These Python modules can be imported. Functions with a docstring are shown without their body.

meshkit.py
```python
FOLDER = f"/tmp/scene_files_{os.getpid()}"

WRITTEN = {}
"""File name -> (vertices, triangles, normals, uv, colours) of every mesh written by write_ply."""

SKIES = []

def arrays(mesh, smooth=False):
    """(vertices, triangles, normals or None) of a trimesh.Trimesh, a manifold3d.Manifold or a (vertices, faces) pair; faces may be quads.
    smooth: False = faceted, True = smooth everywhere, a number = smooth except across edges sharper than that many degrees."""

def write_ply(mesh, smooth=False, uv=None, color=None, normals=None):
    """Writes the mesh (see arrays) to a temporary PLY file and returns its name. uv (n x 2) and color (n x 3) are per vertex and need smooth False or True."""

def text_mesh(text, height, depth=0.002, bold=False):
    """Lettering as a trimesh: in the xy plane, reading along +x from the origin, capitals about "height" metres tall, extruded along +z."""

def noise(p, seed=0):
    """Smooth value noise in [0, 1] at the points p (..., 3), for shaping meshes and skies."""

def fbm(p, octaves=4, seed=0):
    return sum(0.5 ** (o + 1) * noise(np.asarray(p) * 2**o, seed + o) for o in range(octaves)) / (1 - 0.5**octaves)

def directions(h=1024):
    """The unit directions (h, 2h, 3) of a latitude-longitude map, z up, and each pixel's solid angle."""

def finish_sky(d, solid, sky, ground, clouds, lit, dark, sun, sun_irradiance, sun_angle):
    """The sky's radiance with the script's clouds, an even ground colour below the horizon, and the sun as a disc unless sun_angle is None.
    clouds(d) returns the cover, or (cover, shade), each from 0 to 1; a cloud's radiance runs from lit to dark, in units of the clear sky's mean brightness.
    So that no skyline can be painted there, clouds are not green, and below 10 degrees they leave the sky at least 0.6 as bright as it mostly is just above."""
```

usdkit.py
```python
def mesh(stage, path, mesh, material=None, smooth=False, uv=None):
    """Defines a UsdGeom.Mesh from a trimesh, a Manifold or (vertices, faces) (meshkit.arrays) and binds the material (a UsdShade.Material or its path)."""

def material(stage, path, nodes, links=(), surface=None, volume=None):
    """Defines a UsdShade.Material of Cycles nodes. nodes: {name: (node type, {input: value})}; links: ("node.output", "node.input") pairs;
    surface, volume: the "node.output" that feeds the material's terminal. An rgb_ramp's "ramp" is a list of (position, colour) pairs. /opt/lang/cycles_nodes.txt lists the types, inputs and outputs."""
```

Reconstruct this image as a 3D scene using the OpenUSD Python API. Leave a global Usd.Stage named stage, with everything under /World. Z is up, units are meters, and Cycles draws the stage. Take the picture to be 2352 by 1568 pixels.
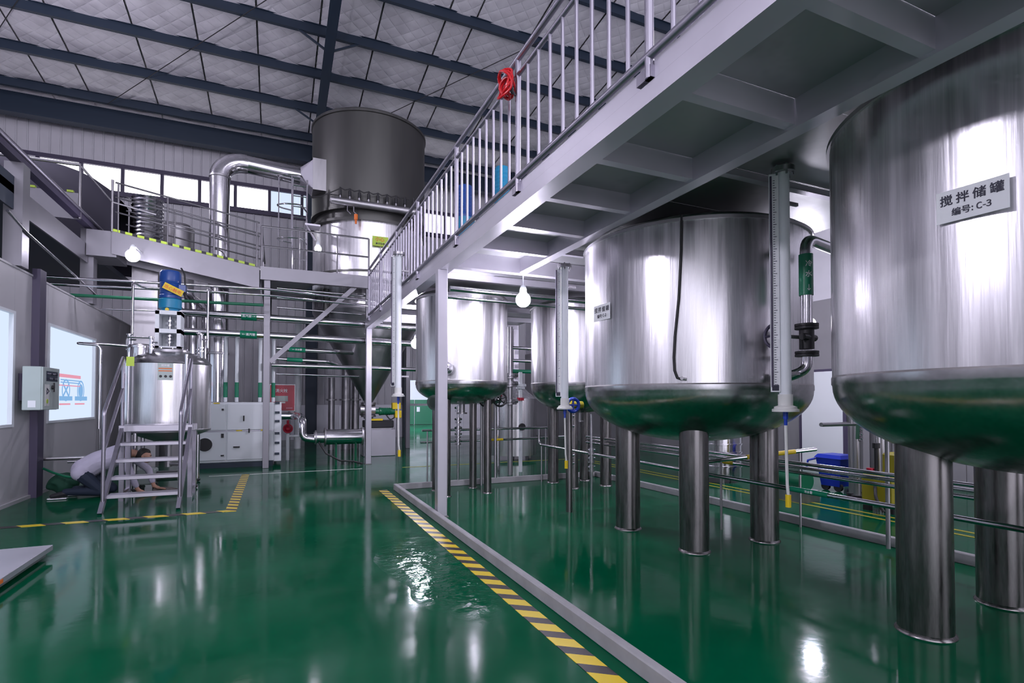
import math, glob, random
import numpy as np, trimesh, manifold3d as m3
import usdkit
from pxr import Gf, Sdf, Usd, UsdGeom, UsdLux, UsdShade

random.seed(7)
stage = Usd.Stage.CreateInMemory()
UsdGeom.SetStageUpAxis(stage, UsdGeom.Tokens.z)
UsdGeom.SetStageMetersPerUnit(stage, 1.0)
world = UsdGeom.Xform.Define(stage, '/World')
stage.SetDefaultPrim(world.GetPrim())

# ---------------------------------------------------------------- camera, sky, lamps' strength, exposure
EYE = 1.5
PITCH, YAW = math.radians(1.2), math.atan(542 / 1222.0)
cam = UsdGeom.Camera.Define(stage, '/World/camera')
cam.CreateHorizontalApertureAttr(36.0)
cam.CreateVerticalApertureAttr(24.0)
cam.CreateFocalLengthAttr(36.0 * 1222 / 2352)
cam.CreateVerticalApertureOffsetAttr(36.0 * 110 / 2352)
cam.CreateClippingRangeAttr(Gf.Vec2f(0.05, 200))
cam.AddTranslateOp().Set(Gf.Vec3d(0, 0, EYE))
cam.AddRotateZOp().Set(-math.degrees(YAW))
cam.AddRotateXOp().Set(90 + math.degrees(PITCH))
cam.CreateExposureAttr(0.62)
SKY = 0.50            # fill daylight let in where the hall behind the camera is left unbuilt
LAMP = 330.0          # radiance of the globe lamps
WINDOW = 1.6          # frosted panes with daylight or a lit room behind
sky = UsdLux.DomeLight.Define(stage, '/World/sky')
sky.CreateIntensityAttr(SKY)
sky.CreateColorAttr(Gf.Vec3f(0.96, 0.93, 1.10))

# ---------------------------------------------------------------- mesh helpers
V = lambda *a: np.array(a, float)


class MB:
    """Collects shapes into one mesh."""
    def __init__(s): s.v, s.f, s.n = [], [], 0
    def add(s, v, f):
        v, f = np.asarray(v, float), np.asarray(f, int)
        if f.shape[1] == 4: f = np.vstack([f[:, [0, 1, 2]], f[:, [0, 2, 3]]])
        s.v.append(v); s.f.append(f + s.n); s.n += len(v); return s
    def tm(s, m): return s.add(m.vertices, m.faces)
    def man(s, m):
        q = m.to_mesh(); return s.add(q.vert_properties[:, :3], q.tri_verts)
    def box(s, x0, x1, y0, y1, z0, z1):
        v = [(x, y, z) for z in (z0, z1) for y in (y0, y1) for x in (x0, x1)]
        return s.add(v, [(0, 2, 3, 1), (4, 5, 7, 6), (0, 1, 5, 4), (2, 6, 7, 3), (0, 4, 6, 2), (1, 3, 7, 5)])
    def cbox(s, x0, x1, y0, y1, z0, z1, c=0.01):
        """Box with chamfered edges."""
        p = []
        for x, sx in ((x0, 1), (x1, -1)):
            for y, sy in ((y0, 1), (y1, -1)):
                for z, sz in ((z0, 1), (z1, -1)):
                    p += [(x + sx * c, y + sy * c, z), (x + sx * c, y, z + sz * c), (x, y + sy * c, z + sz * c)]
        return s.tm(trimesh.convex.convex_hull(np.array(p)))
    def hull(s, pts): return s.tm(trimesh.convex.convex_hull(np.array(pts, float)))
    def bar(s, a, b, w, h, up=(0, 0, 1)):
        a, b, up = V(*a), V(*b), V(*up); d = (b - a) / np.linalg.norm(b - a)
        if abs(d @ up) > 0.98: up = V(0, 1, 0)
        x = np.cross(d, up); x /= np.linalg.norm(x); y = np.cross(x, d)
        c = [(-1, -1), (1, -1), (1, 1), (-1, 1)]
        v = [p + x * i * w / 2 + y * j * h / 2 for p in (a, b) for i, j in c]
        return s.add(v, [(3, 2, 1, 0), (4, 5, 6, 7), (0, 1, 5, 4), (1, 2, 6, 5), (2, 3, 7, 6), (3, 0, 4, 7)])
    def tube(s, pts, r, n=12, bend=0.0):
        P = [V(*p) for p in pts]
        if bend > 0 and len(P) > 2:
            Q = [P[0]]
            for i in range(1, len(P) - 1):
                a, b, c = P[i - 1], P[i], P[i + 1]
                u, w = (a - b), (c - b); lu, lw = np.linalg.norm(u), np.linalg.norm(w); u /= lu; w /= lw
                R = min(bend, lu * 0.48, lw * 0.48)
                for t in np.linspace(0, 1, 7):
                    Q.append((1 - t) ** 2 * (b + u * R) + 2 * t * (1 - t) * b + t * t * (b + w * R))
            Q.append(P[-1]); P = Q
        P = np.array(P); N = len(P)
        T = np.gradient(P, axis=0) if N > 2 else np.repeat((P[1:] - P[:1]), 2, 0)
        T /= np.linalg.norm(T, axis=1, keepdims=True)
        ref = V(0, 0, 1) if abs(T[0][2]) < 0.9 else V(1, 0, 0)
        x = np.cross(T[0], ref); x /= np.linalg.norm(x)
        rr = np.broadcast_to(np.asarray(r, float), (N,)); ang = np.arange(n) * 2 * math.pi / n; v = []
        for i in range(N):
            x = x - T[i] * (x @ T[i]); x /= np.linalg.norm(x); y = np.cross(T[i], x)
            v += [P[i] + rr[i] * (math.cos(a) * x + math.sin(a) * y) for a in ang]
        f = [(i * n + k, i * n + (k + 1) % n, (i + 1) * n + (k + 1) % n, (i + 1) * n + k) for i in range(N - 1) for k in range(n)]
        s.add(v, f)
        b0 = s.n - N * n; v0, v1 = P[0], P[-1]
        base = len(v)
        s.add([v0] + v[:n], [(0, (k + 1) % n + 1, k + 1, 0) for k in range(n)])
        return s.add([v1] + v[-n:], [(0, k + 1, (k + 1) % n + 1, 0) for k in range(n)])
    def cyl(s, a, b, r, n=24, r1=None): return s.tube([a, b], [r, r if r1 is None else r1], n)
    def lathe(s, c, prof, n=48, axis='z', a0=0.0, a1=2 * math.pi):
        """prof: (radius, height) pairs, run from low to high on the outside."""
        full = abs(a1 - a0 - 2 * math.pi) < 1e-6
        ang = np.linspace(a0, a1, n + (0 if full else 1), endpoint=not full); m = len(ang)
        v = []
        for r, z in prof:
            for a in ang:
                q = (r * math.cos(a), r * math.sin(a), z)
                if axis == 'x': q = (z, q[0], q[1])
                if axis == 'y': q = (q[1], z, q[0])
                v.append((c[0] + q[0], c[1] + q[1], c[2] + q[2]))
        f = [(i * m + k, i * m + (k + 1) % m, (i + 1) * m + (k + 1) % m, (i + 1) * m + k)
             for i in range(len(prof) - 1) for k in range(m if full else m - 1)]
        return s.add(v, f)
    def ring(s, c, R, r, axis='z', n=32, k=8):
        return s.lathe(c, [(R + r * math.cos(t), r * math.sin(t)) for t in np.linspace(0, 2 * math.pi, k + 1)], n, axis)
    def sphere(s, c, r, sub=2, scale=(1, 1, 1)):
        m = trimesh.creation.icosphere(sub, r); return s.add(m.vertices * np.array(scale) + V(*c), m.faces)
    def mesh(s): return np.vstack(s.v), np.vstack(s.f)


used = {}


def child(parent, name):
    k = (parent, name); i = used.get(k, 0); used[k] = i + 1
    return f'{parent}/{name}' + (f'_{i:03d}' if i else '')


def keys(prim, **kw):
    for k, v in kw.items():
        if v: prim.SetCustomDataByKey(k, v)


class Thing:
    def __init__(s, name, label, cat, loc=(0, 0, 0), group=None, kind=None):
        s.name, s.label, s.cat, s.group, s.loc = name, label, cat, group, V(*loc)
        s.path = child('/World', name)
        x = UsdGeom.Xform.Define(stage, s.path); x.AddTranslateOp().Set(Gf.Vec3d(*map(float, loc)))
        s.rot = x.AddRotateZOp(); s.rot.Set(0.0)
        keys(x.GetPrim(), label=label, category=cat, group=group, kind=kind)
    def part(s, name, mb, m, label=None, smooth=35, on=None, kind=None):
        p = child(on or s.path, name); v, f = mb.mesh()
        g = usdkit.mesh(stage, p, (v - s.loc, f), M[m], smooth)
        keys(g.GetPrim(), label=label, kind=kind)
        return p
    def copy(s, loc, label, rot=0.0, group=None):
        p = child('/World', s.name); x = UsdGeom.Xform.Define(stage, p); q = x.GetPrim()
        q.GetReferences().AddInternalReference(s.path)
        ops = x.GetOrderedXformOps()
        ops[0].Set(Gf.Vec3d(*map(float, loc))); ops[1].Set(float(rot))
        keys(q, label=label, category=s.cat, group=group or s.group); q.SetInstanceable(True)
        return q


def single(name, mb, m, label, cat, group=None, kind=None, smooth=35):
    p = child('/World', name); g = usdkit.mesh(stage, p, mb.mesh(), M[m], smooth)
    keys(g.GetPrim(), label=label, category=cat, group=group, kind=kind); return p


class Setting(Thing):
    def __init__(s, name, label=None): Thing.__init__(s, name, label, None, kind='structure')


def lettering(text, height, depth=0.0015):
    """Writing as a mesh in the xz plane, reading along +x, facing -y, centred on the origin."""
    from PIL import Image, ImageDraw, ImageFont
    from shapely import box, union_all
    fonts = sorted(glob.glob('/opt/blender-*/*/datafiles/fonts/Noto Sans CJK*.woff2')) + sorted(glob.glob('/opt/blender-*/*/datafiles/fonts/Inter.woff2'))
    font = ImageFont.truetype(fonts[0], 64)
    x0, y0, x1, y1 = font.getbbox(text, anchor='ls', stroke_width=1)
    im = Image.new('L', (x1 - x0 + 8, y1 - y0 + 8))
    ImageDraw.Draw(im).text((4 - x0, 4 - y0), text, 255, font, anchor='ls', stroke_width=1)
    on = np.pad(np.asarray(im) > 127, ((0, 0), (1, 1))).astype(np.int8)
    rows, a = np.nonzero(np.diff(on, axis=1) == 1); b = np.nonzero(np.diff(on, axis=1) == -1)[1]
    sh = union_all(box(a, -rows - 1, b, -rows)).buffer(0.5).buffer(-0.5).simplify(0.7)
    t = trimesh.util.concatenate([trimesh.creation.extrude_polygon(g, 1.0, engine='earcut') for g in getattr(sh, 'geoms', [sh])])
    v = t.vertices; s = height / 56.0; c = (v.min(0) + v.max(0)) / 2
    return np.c_[(v[:, 0] - c[0]) * s, -(v[:, 2]) * depth, (v[:, 1] - c[1]) * s], t.faces


def place(vf, loc, rz=0.0, ry=0.0):
    v, f = vf; c, d = math.cos(ry), math.sin(ry)
    v = np.c_[v[:, 0] * c + v[:, 2] * d, v[:, 1], -v[:, 0] * d + v[:, 2] * c]
    c, d = math.cos(rz), math.sin(rz)
    return np.c_[v[:, 0] * c - v[:, 1] * d, v[:, 0] * d + v[:, 1] * c, v[:, 2]] + V(*loc), f


def text_on(thing, text, h, loc, rz, m, on=None, ry=0.0, name='lettering'):
    mb = MB(); mb.add(*place(lettering(text, h), loc, rz, ry)); return thing.part(name, mb, m, smooth=False, on=on)


def rotz(mb, c, a):
    """The mesh collected so far turned by a (radians) about the vertical through c."""
    v, f = mb.mesh(); q = MB(); k, d = math.cos(a), math.sin(a); x, y = v[:, 0] - c[0], v[:, 1] - c[1]
    return q.add(np.c_[c[0] + x * k - y * d, c[1] + x * d + y * k, v[:, 2]], f)


# ---------------------------------------------------------------- materials
M = {}


def plain(name, col, rough=0.5, metal=0.0, vary=0.0, scale=4.0, bump=0.0, stretch=(1, 1, 1), rvary=0.0, **kw):
    n = {'p': ('principled_bsdf', dict(base_color=col, roughness=rough, metallic=metal, **kw))}; l = []
    if vary or bump or rvary:
        n['c'] = ('texture_coordinate', {}); n['m'] = ('mapping', {'scale': stretch})
        n['t'] = ('noise_texture', {'scale': scale, 'detail': 4.0, 'roughness': 0.6})
        l += [('c.object', 'm.vector'), ('m.vector', 't.vector')]
        if vary:
            lo, hi = [c * (1 - vary) for c in col], [min(1, c * (1 + vary)) for c in col]
            n['r'] = ('rgb_ramp', {'ramp': [(0.3, lo), (0.7, hi)]}); l += [('t.fac', 'r.fac'), ('r.color', 'p.base_color')]
        if rvary:
            n['q'] = ('map_range', {'from_min': 0.3, 'from_max': 0.7, 'to_min': rough - rvary, 'to_max': rough + rvary, 'clamp': True})
            l += [('t.fac', 'q.value'), ('q.result', 'p.roughness')]
        if bump:
            n['b'] = ('bump', {'strength': 1.0, 'distance': bump}); l += [('t.fac', 'b.height'), ('b.normal', 'p.normal')]
    M[name] = usdkit.material(stage, f'/World/Looks/{name}', n, l, surface='p.BSDF')


def glow(name, col, k): M[name] = usdkit.material(stage, f'/World/Looks/{name}', {'e': ('emission', {'color': col, 'strength': k})}, [], surface='e.emission')


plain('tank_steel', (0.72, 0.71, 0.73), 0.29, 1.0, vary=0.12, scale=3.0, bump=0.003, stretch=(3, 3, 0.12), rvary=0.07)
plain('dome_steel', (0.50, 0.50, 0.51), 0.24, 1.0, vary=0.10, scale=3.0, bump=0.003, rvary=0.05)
plain('dull_steel', (0.42, 0.41, 0.43), 0.42, 1.0, vary=0.12, scale=2.0, stretch=(2, 2, 0.3), rvary=0.06)
plain('leg_steel', (0.22, 0.21, 0.21), 0.28, 1.0, vary=0.16, scale=5.0, stretch=(4, 4, 0.4), rvary=0.08)
plain('pipe_steel', (0.62, 0.61, 0.64), 0.16, 1.0, rvary=0.05)
plain('rail_steel', (0.36, 0.345, 0.40), 0.38, 1.0, rvary=0.05)
plain('shaded_sheet_steel', (0.24, 0.235, 0.26), 0.42, 0.7, vary=0.06, scale=1.2, rvary=0.06)  # sheet steel darkened: the dimmer light on the landings is in the colour
plain('thin_rail', (0.26, 0.255, 0.27), 0.35, 1.0)
plain('far_wall', (0.22, 0.215, 0.23), 0.5, vary=0.05, scale=0.8)
plain('sheet_steel', (0.56, 0.54, 0.60), 0.42, 0.75, vary=0.06, scale=1.2, rvary=0.06)
plain('deck_steel', (0.40, 0.41, 0.41), 0.40, 0.85, vary=0.1, scale=1.5, rvary=0.08)
plain('weld', (0.30, 0.29, 0.29), 0.45, 1.0)
plain('rusty_foot', (0.17, 0.15, 0.14), 0.7, 0.3, vary=0.4, scale=20.0)
plain('white_paint', (0.70, 0.73, 0.76), 0.45)
plain('wall_panel', (0.44, 0.43, 0.45), 0.5, vary=0.05, scale=0.8)
plain('bright_panel', (0.80, 0.79, 0.86), 0.45)
plain('sheeting', (0.53, 0.52, 0.56), 0.5, vary=0.06, scale=1.0)
plain('navy_paint', (0.013, 0.026, 0.048), 0.5)
plain('purple_paint', (0.055, 0.045, 0.085), 0.5)
plain('dark_cloth', (0.018, 0.016, 0.030), 0.8)
plain('black', (0.015, 0.015, 0.018), 0.5)
plain('black_rubber', (0.02, 0.02, 0.022), 0.55)
plain('grey_box', (0.40, 0.46, 0.44), 0.45)
plain('cream', (0.66, 0.66, 0.64), 0.5)
plain('blue_motor', (0.012, 0.06, 0.26), 0.35)
plain('cyan_motor', (0.01, 0.21, 0.38), 0.4)
plain('blue_valve', (0.01, 0.05, 0.42), 0.35)
plain('blue_bin', (0.008, 0.03, 0.40), 0.4)
plain('green_paint', (0.004, 0.13, 0.06), 0.4)
plain('green_label', (0.002, 0.20, 0.10), 0.4)
plain('print_white', (0.75, 0.76, 0.78), 0.6)
plain('print_black', (0.02, 0.02, 0.04), 0.6)
plain('print_red', (0.55, 0.06, 0.03), 0.6)
plain('print_pink', (0.70, 0.28, 0.36), 0.6)
plain('print_blue', (0.16, 0.38, 0.72), 0.6)
plain('yellow', (0.72, 0.52, 0.01), 0.45)
plain('lime', (0.45, 0.62, 0.06), 0.5)
plain('orange', (0.7, 0.16, 0.02), 0.5)
plain('red_paint', (0.42, 0.004, 0.03), 0.35)
plain('red_cable', (0.5, 0.005, 0.01), 0.3)
plain('olive', (0.30, 0.26, 0.01), 0.5)
plain('shirt', (0.46, 0.43, 0.54), 0.8, vary=0.06, scale=6.0)
plain('trousers', (0.005, 0.055, 0.03), 0.8)
plain('navy_cloth', (0.008, 0.016, 0.035), 0.8)
plain('skin', (0.50, 0.27, 0.19), 0.55)
plain('hair', (0.02, 0.016, 0.015), 0.6)
plain('shaded_tower_steel', (0.115, 0.115, 0.11), 0.45, 0.9, vary=0.1, scale=1.2, stretch=(2, 2, 0.3), rvary=0.06)  # stainless darkened: weaker light up the tower is put into the colour
plain('concrete', (0.30, 0.30, 0.31), 0.8, vary=0.15, scale=3.0)
glow('unseen_lamp_globe', (0.98, 0.93, 1.12), LAMP)
glow('lamp_globe_soft', (0.98, 0.93, 1.12), LAMP * 0.13)
glow('lamp_globe_half', (0.98, 0.93, 1.12), LAMP * 0.42)
glow('unseen_lamp_strong', (0.98, 0.93, 1.12), LAMP * 1.45)
glow('lamp_globe_mid', (0.98, 0.93, 1.12), LAMP * 0.65)
glow('lit_pink', (1.0, 0.42, 0.55), 0.52)
glow('lit_blue', (0.30, 0.58, 0.98), 0.52)
glow('frosted_pane', (0.68, 0.79, 1.0), WINDOW * 0.43)
glow('day_pane', (0.95, 0.94, 1.0), WINDOW)

# green epoxy floor: glossy, faint waviness, wet film in the walkway where water has been splashed
M['epoxy'] = usdkit.material(stage, '/World/Looks/epoxy', {
    'g': ('geometry', {}), 't': ('noise_texture', {'scale': 0.9, 'detail': 4.0}), 't2': ('noise_texture', {'scale': 7.0, 'detail': 3.0}),
    't3': ('noise_texture', {'scale': 1.1, 'detail': 2.0}),
    'r': ('rgb_ramp', {'ramp': [(0.3, (0.0003, 0.062, 0.026)), (0.7, (0.0005, 0.090, 0.038))]}),
    'q': ('map_range', {'from_min': 0.3, 'from_max': 0.75, 'to_min': 0.05, 'to_max': 0.17, 'clamp': True}),
    'off': ('mapping', {'location': (-1.35, -4.9, 0.0)}), 'sc': ('mapping', {'scale': (1.5, 0.45, 1.0)}),
    'gr': ('gradient_texture', {'gradient_type': 'spherical'}),
    'wm': ('math', {'math_type': 'multiply', 'use_clamp': True}),
    'wet': ('map_range', {'from_min': 0.16, 'from_max': 0.30, 'to_min': 0.0, 'to_max': 1.0, 'clamp': True}),
    'amp': ('map_range', {'from_min': 0.0, 'from_max': 1.0, 'to_min': 0.0006, 'to_max': 0.012}),
    'h': ('math', {'math_type': 'multiply'}),
    'b': ('bump', {'strength': 1.0, 'distance': 1.0}),
    'p': ('principled_bsdf', {'specular_ior_level': 0.07})},
    [('g.position', 't.vector'), ('g.position', 't2.vector'), ('g.position', 't3.vector'), ('t.fac', 'r.fac'), ('r.color', 'p.base_color'), ('t.fac', 'q.value'), ('q.result', 'p.roughness'),
     ('g.position', 'off.vector'), ('off.vector', 'sc.vector'), ('sc.vector', 'gr.vector'), ('gr.fac', 'wm.value1'), ('t3.fac', 'wm.value2'), ('wm.value', 'wet.value'),
     ('wet.result', 'amp.value'), ('amp.result', 'h.value1'), ('t2.fac', 'h.value2'), ('h.value', 'b.height'), ('b.normal', 'p.normal')], surface='p.BSDF')

# quilted roof lining: diagonal stitching about 0.45 m apart
M['quilt'] = usdkit.material(stage, '/World/Looks/quilt', {
    'g': ('geometry', {}), 's': ('separate_xyz', {}), 'n': ('noise_texture', {'scale': 2.0, 'detail': 4.0}),
    'a': ('math', {'math_type': 'add'}), 'b': ('math', {'math_type': 'subtract'}),
    'ka': ('math', {'math_type': 'multiply', 'value2': 7.0}), 'kb': ('math', {'math_type': 'multiply', 'value2': 7.0}),
    'sa': ('math', {'math_type': 'sine'}), 'sb': ('math', {'math_type': 'sine'}), 'aa': ('math', {'math_type': 'absolute'}), 'ab': ('math', {'math_type': 'absolute'}),
    'm': ('math', {'math_type': 'multiply'}), 'w': ('math', {'math_type': 'power', 'value2': 0.35}), 'h': ('math', {'math_type': 'add'}),
    'bm': ('bump', {'strength': 1.0, 'distance': 0.015}), 'r': ('rgb_ramp', {'ramp': [(0.3, (0.60, 0.58, 0.62)), (0.7, (0.78, 0.76, 0.80))]}),
    'p': ('principled_bsdf', {'roughness': 0.6})},
    [('g.position', 's.vector'), ('g.position', 'n.vector'), ('s.x', 'a.value1'), ('s.y', 'a.value2'), ('s.x', 'b.value1'), ('s.y', 'b.value2'), ('a.value', 'ka.value1'), ('b.value', 'kb.value1'),
     ('ka.value', 'sa.value1'), ('kb.value', 'sb.value1'), ('sa.value', 'aa.value1'), ('sb.value', 'ab.value1'), ('aa.value', 'm.value1'), ('ab.value', 'm.value2'), ('m.value', 'w.value1'),
     ('w.value', 'h.value1'), ('n.fac', 'h.value2'), ('h.value', 'bm.height'), ('bm.normal', 'p.normal'), ('n.fac', 'r.fac'), ('r.color', 'p.base_color')], surface='p.BSDF')


def stripes(name, kx, ky, period):
    M[name] = usdkit.material(stage, f'/World/Looks/{name}', {
        'g': ('geometry', {}), 's': ('separate_xyz', {}), 'a': ('math', {'math_type': 'multiply', 'value2': kx / period}),
        'b': ('math', {'math_type': 'multiply', 'value2': ky / period}), 'c': ('math', {'math_type': 'add'}), 'f': ('math', {'math_type': 'fraction'}),
        'o': ('math', {'math_type': 'add', 'value2': 100.0}), 'l': ('math', {'math_type': 'less_than', 'value2': 0.55}),
        'm': ('mix_color', {'a': (0.018, 0.011, 0.014), 'b': (0.70, 0.52, 0.01)}), 'p': ('principled_bsdf', {'roughness': 0.3})},
        [('g.position', 's.vector'), ('s.x', 'a.value1'), ('s.y', 'b.value1'), ('a.value', 'c.value1'), ('b.value', 'c.value2'), ('c.value', 'o.value1'), ('o.value', 'f.value1'),
         ('f.value', 'l.value1'), ('l.value', 'm.fac'), ('m.result', 'p.base_color')], surface='p.BSDF')


stripes('hazard_tape', 0.75, 1.0, 0.24)
stripes('hazard_tape_across', 1.0, 0.75, 0.42)
stripes('hazard_edge', 1.0, 0.0, 0.24)

# ================================================================ the setting
fl = Setting('floor')
mb = MB(); mb.box(-9, 13, -7, 36, -0.12, 0.0); fl.part('epoxy_floor', mb, 'epoxy')

# roof: quilted panels between seams, purlins, one rafter, tie rods
ROOF = lambda y: 11.2 + 0.1 * (21.3 - y)
ce = Setting('ceiling')
YA, YB = -7.0, 22.2
edges = [-9.2, -8.2, -6.56, -5.5, -3.62, -2.1, -0.55, 1.0, 2.52, 4.16, 4.95, 6.6, 8.2, 9.8, 11.2]
for i, (a, b) in enumerate(zip(edges, edges[1:])):
    g = 0.035 if i % 2 else 0.012
    vv = []
    for y in np.linspace(YA, YB, 18):
        for x in np.linspace(a + g, b - g, 5):
            sag = 0.05 * math.sin(math.pi * (x - a) / (b - a)) * abs(math.sin((y + 1.2) * math.pi / 1.77))
            vv.append((x, y, ROOF(y) - sag))
    top = [(x, y, z + 0.16) for x, y, z in vv]
    F = [(r * 5 + c, (r + 1) * 5 + c, (r + 1) * 5 + c + 1, r * 5 + c + 1) for r in range(17) for c in range(4)]
    q = MB(); q.add(vv, F); q.add(top, [f[::-1] for f in F]); ce.part('roof_panel', q, 'quilt', smooth=60)
q = MB(); q.hull([(x, y, ROOF(y) + dz) for x in (-9.2, 11.2) for y in (YA, YB) for dz in (0.18, 0.26)]); ce.part('roof_sheet', q, 'sheeting')
y = 20.6
while y > -6.5:
    z = ROOF(y) - 0.03
    q = MB(); q.box(-9.2, 11.2, y - 0.01, y + 0.01, z - 0.25, z); q.box(-9.2, 11.2, y - 0.05, y + 0.06, z - 0.262, z - 0.25)
    q.box(-9.2, 11.2, y - 0.05, y + 0.06, z, z + 0.012)
    ce.part('purlin', q, 'navy_paint'); y -= 1.77
q = MB(); q.box(-9.2, 11.2, 21.2, 21.24, 10.42, 11.1); q.box(-9.2, 11.2, 21.05, 21.4, 10.40, 10.44); ce.part('eave_beam', q, 'navy_paint')
q = MB()
for x0, x1, t0, t1 in ((1.24, 1.265, -0.27, -0.72), (1.12, 1.385, -0.72, -0.745)):
    q.hull([(x, y, ROOF(y) + t) for x in (x0, x1) for y in (YA, 21.6) for t in (t0, t1)])
ce.part('rafter', q, 'navy_paint')
for yy in (18.83, 15.29, 11.75):
    for sx in (-1, 1):
        q = MB(); q.bar((1.25, yy, ROOF(yy) - 0.70), (1.25 + sx * 0.8, yy, ROOF(yy) - 0.26), 0.05, 0.05); ce.part('knee_brace', q, 'navy_paint')
for a, b in (((-8.0, 20.0), (-3.5, 13.0)), ((-5.0, 20.6), (0.9, 13.0)), ((1.6, 20.6), (7.0, 13.0))):
    q = MB(); q.tube([(a[0], a[1], ROOF(a[1]) - 0.3), (b[0], b[1], ROOF(b[1]) - 0.3)], 0.012, 6); ce.part('tie_rod', q, 'black')

# back wall: corrugated sheets below and above the ribbon of windows
wb = Setting('wall_back')
for i in range(69):
    x = -9.2 + i * 0.288
    for z0, z1 in ((9.58, 11.2), (1.35, 8.52)):
        if z0 < 2 and 4.9 < x + 0.15 < 6.0: z0 = 2.35
        q = MB(); y = 22.0
        pr = [(0, 0), (0.015, -0.03), (0.045, -0.03), (0.06, 0), (0.288, 0)]
        vv = [(x + a, y + b, z) for z in (z0, z1) for a, b in pr]
        q.add(vv, [(k, k + 1, k + 6, k + 5) for k in range(4)])
        q.box(x, x + 0.288, y + 0.002, y + 0.03, z0, z1); wb.part('corrugated_sheet', q, 'sheeting', smooth=False)
x = -9.2
for i in range(16):
    if not (4.6 < x + 0.6 < 6.2):
        q = MB(); q.box(x, x + 1.27, 21.97, 22.06, 0, 1.33); wb.part('plinth_panel', q, 'bright_panel')
    x += 1.28
q = MB(); q.box(-9.2, 11, 21.9, 22.1, 9.44, 9.58); wb.part('window_head', q, 'purple_paint')
q = MB(); q.box(-9.2, 11, 21.86, 22.1, 8.46, 8.62); wb.part('window_sill', q, 'purple_paint')
q = MB(); q.box(1.02, 1.42, 21.5, 21.9, 0, 11); wb.part('column', q, 'navy_paint')
q = MB(); q.box(4.78, 4.9, 21.6, 22.1, 0, 8.4); wb.part('column', q, 'navy_paint')
q = MB(); q.box(-9.2, 11, 22.03, 22.07, 1.28, 1.37); wb.part('girt', q, 'sheeting')
n = 0
for i in range(15):
    x = -7.16 + i * 1.145; n += 1
    w = Setting(f'window_{n}'); q = MB()
    q.box(x - 0.05, x + 0.05, 21.92, 22.08, 8.62, 9.44); w.part('frame', q, 'purple_paint')
    q = MB(); q.box(x + 0.05, x + 1.095, 22.0, 22.02, 8.62, 9.44); w.part('pane', q, 'day_pane' if i < 6 or i > 8 else 'frosted_pane')

# right wall and the passage behind the doorway
wr = Setting('wall_right')
for i in range(25):
    y = -6.5 + i * 1.15
    q = MB(); q.box(10.4, 10.5, y, y + 1.142, 0, 3.6); wr.part('wall_panel', q, 'far_wall')
    q = MB(); q.box(10.42, 10.5, y, y + 1.142, 3.6, 12.6); wr.part('wall_panel', q, 'sheeting')
wp = Setting('wall_passage')
q = MB(); q.box(3.4, 12, 33.0, 33.1, 0, 3.4); wp.part('end_panel', q, 'white_paint')
q = MB(); q.box(3.4, 3.5, 22.2, 33, 0, 3.4); wp.part('side_panel', q, 'white_paint')
q = MB(); q.box(12, 12.1, 22.2, 33, 0, 3.4); wp.part('side_panel', q, 'white_paint')
q = MB(); q.box(3.4, 12.1, 22.2, 33.1, 3.4, 3.5); wp.part('soffit', q, 'white_paint')
d = Setting('door_1')
for k, (a, b) in enumerate(((6.3, 7.9), (7.95, 9.6))):
    q = MB(); q.box(a, b, 32.9, 32.98, 0.02, 1.55); d.part('door_leaf', q, 'green_paint')
    q = MB(); q.box(a + 0.1, a + 0.3, 32.86, 32.9, 0.8, 1.1); d.part('push_plate', q, 'white_paint')

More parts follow.
